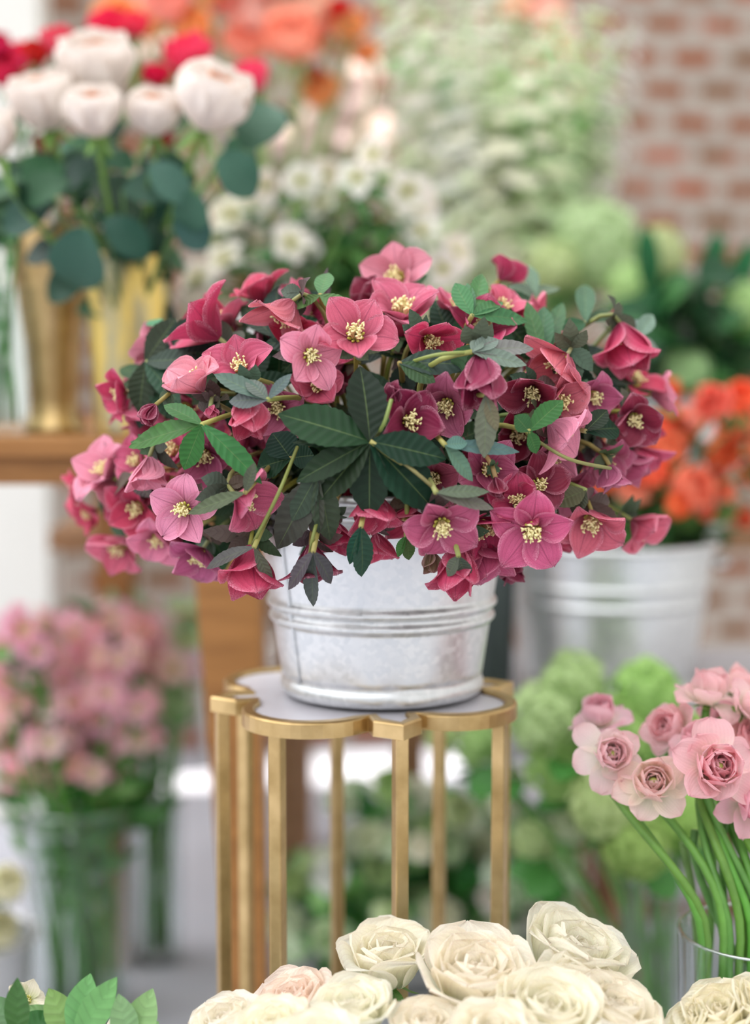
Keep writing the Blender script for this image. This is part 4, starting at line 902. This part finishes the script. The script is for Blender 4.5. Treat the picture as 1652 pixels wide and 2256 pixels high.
# --- leafy sprigs at the bottom left
LBK = Vector((at(120, 2300, 1.22).x, 1.22, 0)); pail('front_bucket', LBK, .09, .11, .44, (.5,), 'galvanised bucket of leafy white hellebores at the front left', handles=False)
lrt = LBK + Vector((0, 0, .36))
for base, tips, w_, c in [((165, 2300), [(105, 2178, 1), (195, 2148, 1.1), (250, 2160, 1), (60, 2215, .9)], 74, (112, 158, 92)), ((285, 2310), [(332, 2185, 1.1), (262, 2195, .9), (350, 2250, .8)], 72, (138, 174, 116)), ((40, 2290), [(-20, 2190, 1), (35, 2165, .9), (110, 2230, 1)], 66, (66, 116, 60))]:
    sprig(base, tips, w_, c, 0, 'light green leaf sprig', 'leaf sprigs at the bottom left', where='at the bottom left', Y=1.2, serr=.03, mat='rleaf', root=lrt + Vector((rng.uniform(-.03, .03), 0, 0)))
for x, y in [(60, 2205), (20, 2250), (130, 2262), (270, 2275)]:
    F = at(x, y, 1.25); d = VIEW(rng.uniform(-.3, .4), .5, .6)
    bloom('white_hellebore', 'flower', 'white hellebores at the bottom left', 'lwh', 'cream white hellebore', 'at the bottom left', F, d, 50*mpp(1.25), rng.choice(WHELL), {'petals': (236, 228, 206)}, lrt, .002, (110, 150, 70))

# --- pink alstroemeria in the wide glass vase
ar = random.Random(77)
AL = [(250, 1375), (60, 1390), (160, 1400), (330, 1455), (100, 1470), (215, 1480), (20, 1500), (290, 1560), (150, 1560), (70, 1590), (230, 1590), (30, 1660), (300, 1640), (110, 1640), (200, 1660), (60, 1720), (385, 1480), (-20, 1600), (140, 1720), (10, 1420), (310, 1400), (90, 1430), (180, 1440), (260, 1450), (130, 1510), (240, 1530), (60, 1640), (180, 1610), (270, 1610), (100, 1690), (30, 1550), (200, 1700)]
for i, (x, y) in enumerate(AL):
    Y = 2.55 + ar.uniform(-.1, .12); F = at(x, y, Y); right = x > 290
    Vb = V2 if right else V1
    rt = Vb + Vector((ar.uniform(-.5, .5)*(.045 if right else .12), ar.uniform(-.5, .5)*(.04 if right else .1), .02))
    t = thing('alstroemeria', rt, 'pink', 'flower', 'pink alstroemeria in the floor vases')
    pts = stem_obj(t, rt, F, Vector((0, 0, 1)), .0042, jit((84, 140, 60), 10), .5, .25, n=12)
    for k_ in range(5):
        a = k_*1.256 + ar.uniform(-.3, .3); d = Vector((cos(a), sin(a)-.35, ar.uniform(.1, .7)))
        link('flower', ar.choice(UMB), t, facing_matrix(F-rt + d.normalized()*.022, d, ar.uniform(0, 6), ar.uniform(.034, .043)), jit(ar.choice(((253, 206, 214), (250, 180, 196), (254, 222, 224), (246, 200, 222))), 8))
    for k_ in range(5):
        P = rt + pts[ar.randint(5, 12)]; a = ar.uniform(0, 6.28)
        put_leaf(t, rt, P, Vector((cos(a), sin(a), ar.uniform(-.3, .6))), VIEW(0, .6, .6), ar.uniform(.06, .11), ar.choice(THIN), jit(ar.choice(((72, 132, 56), (104, 156, 88), (58, 112, 50))), 8))
    reg(t, F, 'alst', 'soft pink alstroemeria head', 'in the floor vases')
for i in range(12):          # pale buds and leaves at the top of the bunch
    x, y = ar.uniform(230, 420), ar.uniform(1310, 1420); Y = 2.7; F = at(x, y, Y); rt = V2 + Vector((ar.uniform(-.02, .02), ar.uniform(-.02, .02), .02))
    t = thing('foliage_branch', rt, 'pale', 'foliage', 'pale green sprigs above the alstroemeria'); pts = stem_obj(t, rt, F, Vector((0, 0, 1)), .003, (110, 160, 84), .5, .25)
    for k_ in range(5):
        a = ar.uniform(0, 6.28); put_leaf(t, rt, rt+pts[ar.randint(7, 10)], Vector((cos(a), sin(a), ar.uniform(-.2, .8))), VIEW(0, .6, .7), ar.uniform(.05, .09), ar.choice(RLEAF), jit((188, 214, 164), 10))
    reg(t, F, 'pale', 'pale green leafy sprig', 'above the pink alstroemeria')
# cream roses peeping in at the left edge
CB = Vector((at(-60, 2250, 2.3).x, 2.3, 0)); pail('cream_rose_bucket', CB, .08, .1, .22, (.5,), 'galvanised bucket on the floor at the far left edge', handles=False)
for x, y in [(8, 1965), (-10, 2065), (-60, 1990)]:
    F = at(x, y, 2.25); rt = CB + Vector((rng.uniform(-.03, .03), 0, .18))
    bloom('cream_rose', 'flower', 'cream roses at the far left edge', 'lcr', 'blurred cream yellow rose', 'at the far left edge', F, VIEW(.3, .6, .6), 52*mpp(2.25), rng.choice(ROSE_FAR), {'petals': (252, 250, 226)}, rt, .004, (96, 140, 70))

# --- white flowered bush seen between the stand legs
QB = Vector((at(920, 2200, 2.75).x, 2.75, 0)); pail('low_bucket', QB, .12, .15, .16, (.5,), 'low galvanised bucket of white lisianthus behind the stand legs', handles=False)
br_ = random.Random(9)
for i in range(84):
    x, y = br_.uniform(625, 1270), br_.uniform(1735, 2130)
    if x < 720 and y < 1860: continue
    Y = 2.68 + br_.uniform(-.2, .12); F = at(x, y, Y-.06); rt = QB + Vector((br_.uniform(-.08, .08), br_.uniform(-.06, .06), .13)); d = VIEW(br_.uniform(-.6, .6), br_.uniform(0, .8), .7)
    o, pts = bloom('lisianthus', 'flower', 'white lisianthus behind the stand legs', 'lis', 'white lisianthus', 'behind the stand legs', F, d, br_.uniform(38, 54)*mpp(Y), br_.choice(ROSE_FAR), {'petals': jit(br_.choice(((252, 252, 242), (244, 248, 230), (226, 240, 204), (206, 226, 172))), 5)}, rt, .0026, (84, 140, 66), k0=.4, k1=.2)
    for k_ in range(9):
        a = br_.uniform(0, 6.28); P = rt + pts[br_.randint(2, 9)]
        put_leaf(o, rt, P, Vector((cos(a), sin(a)-.2, br_.uniform(-.5, .6))), VIEW(br_.uniform(-.5, .5), .6, .6), br_.uniform(.045, .07), br_.choice(RLEAF), jit(br_.choice(((66, 142, 56), (110, 176, 88), (40, 100, 40), (140, 192, 120))), 8))

# ---------------------------------------------------------------- labels: say which one
ORD = ['leftmost', 'second from left', 'third from left', 'fourth from left', 'fifth from left', 'sixth from left', 'seventh from left', 'eighth from left', 'ninth from left', 'tenth from left', 'eleventh from left', 'twelfth from left', 'thirteenth from left']
ROWS = ['top row', 'second row', 'third row', 'fourth row', 'fifth row', 'sixth row', 'seventh row', 'eighth row', 'ninth row', 'tenth row', 'eleventh row', 'twelfth row', 'thirteenth row', 'fourteenth row']
fams = {}
for e in REG: fams.setdefault(e['fam'], []).append(e)
for fam, es in fams.items():
    es.sort(key=lambda e: e['p'][1]); n = len(es); k_ = max(1, math.ceil(n/12)); per = math.ceil(n/k_)
    if n <= 13: per = n; k_ = 1
    for ri in range(k_):
        row = sorted(es[ri*per:(ri+1)*per], key=lambda e: e['p'][0])
        for j, e in enumerate(row):
            od = 'rightmost' if j == len(row)-1 and j > 0 else ORD[j]
            e['o']['label'] = f"{e['look']}, {od} {e['where']}" if k_ == 1 else f"{e['look']}, {od} in the {ROWS[ri]} {e['where']}"
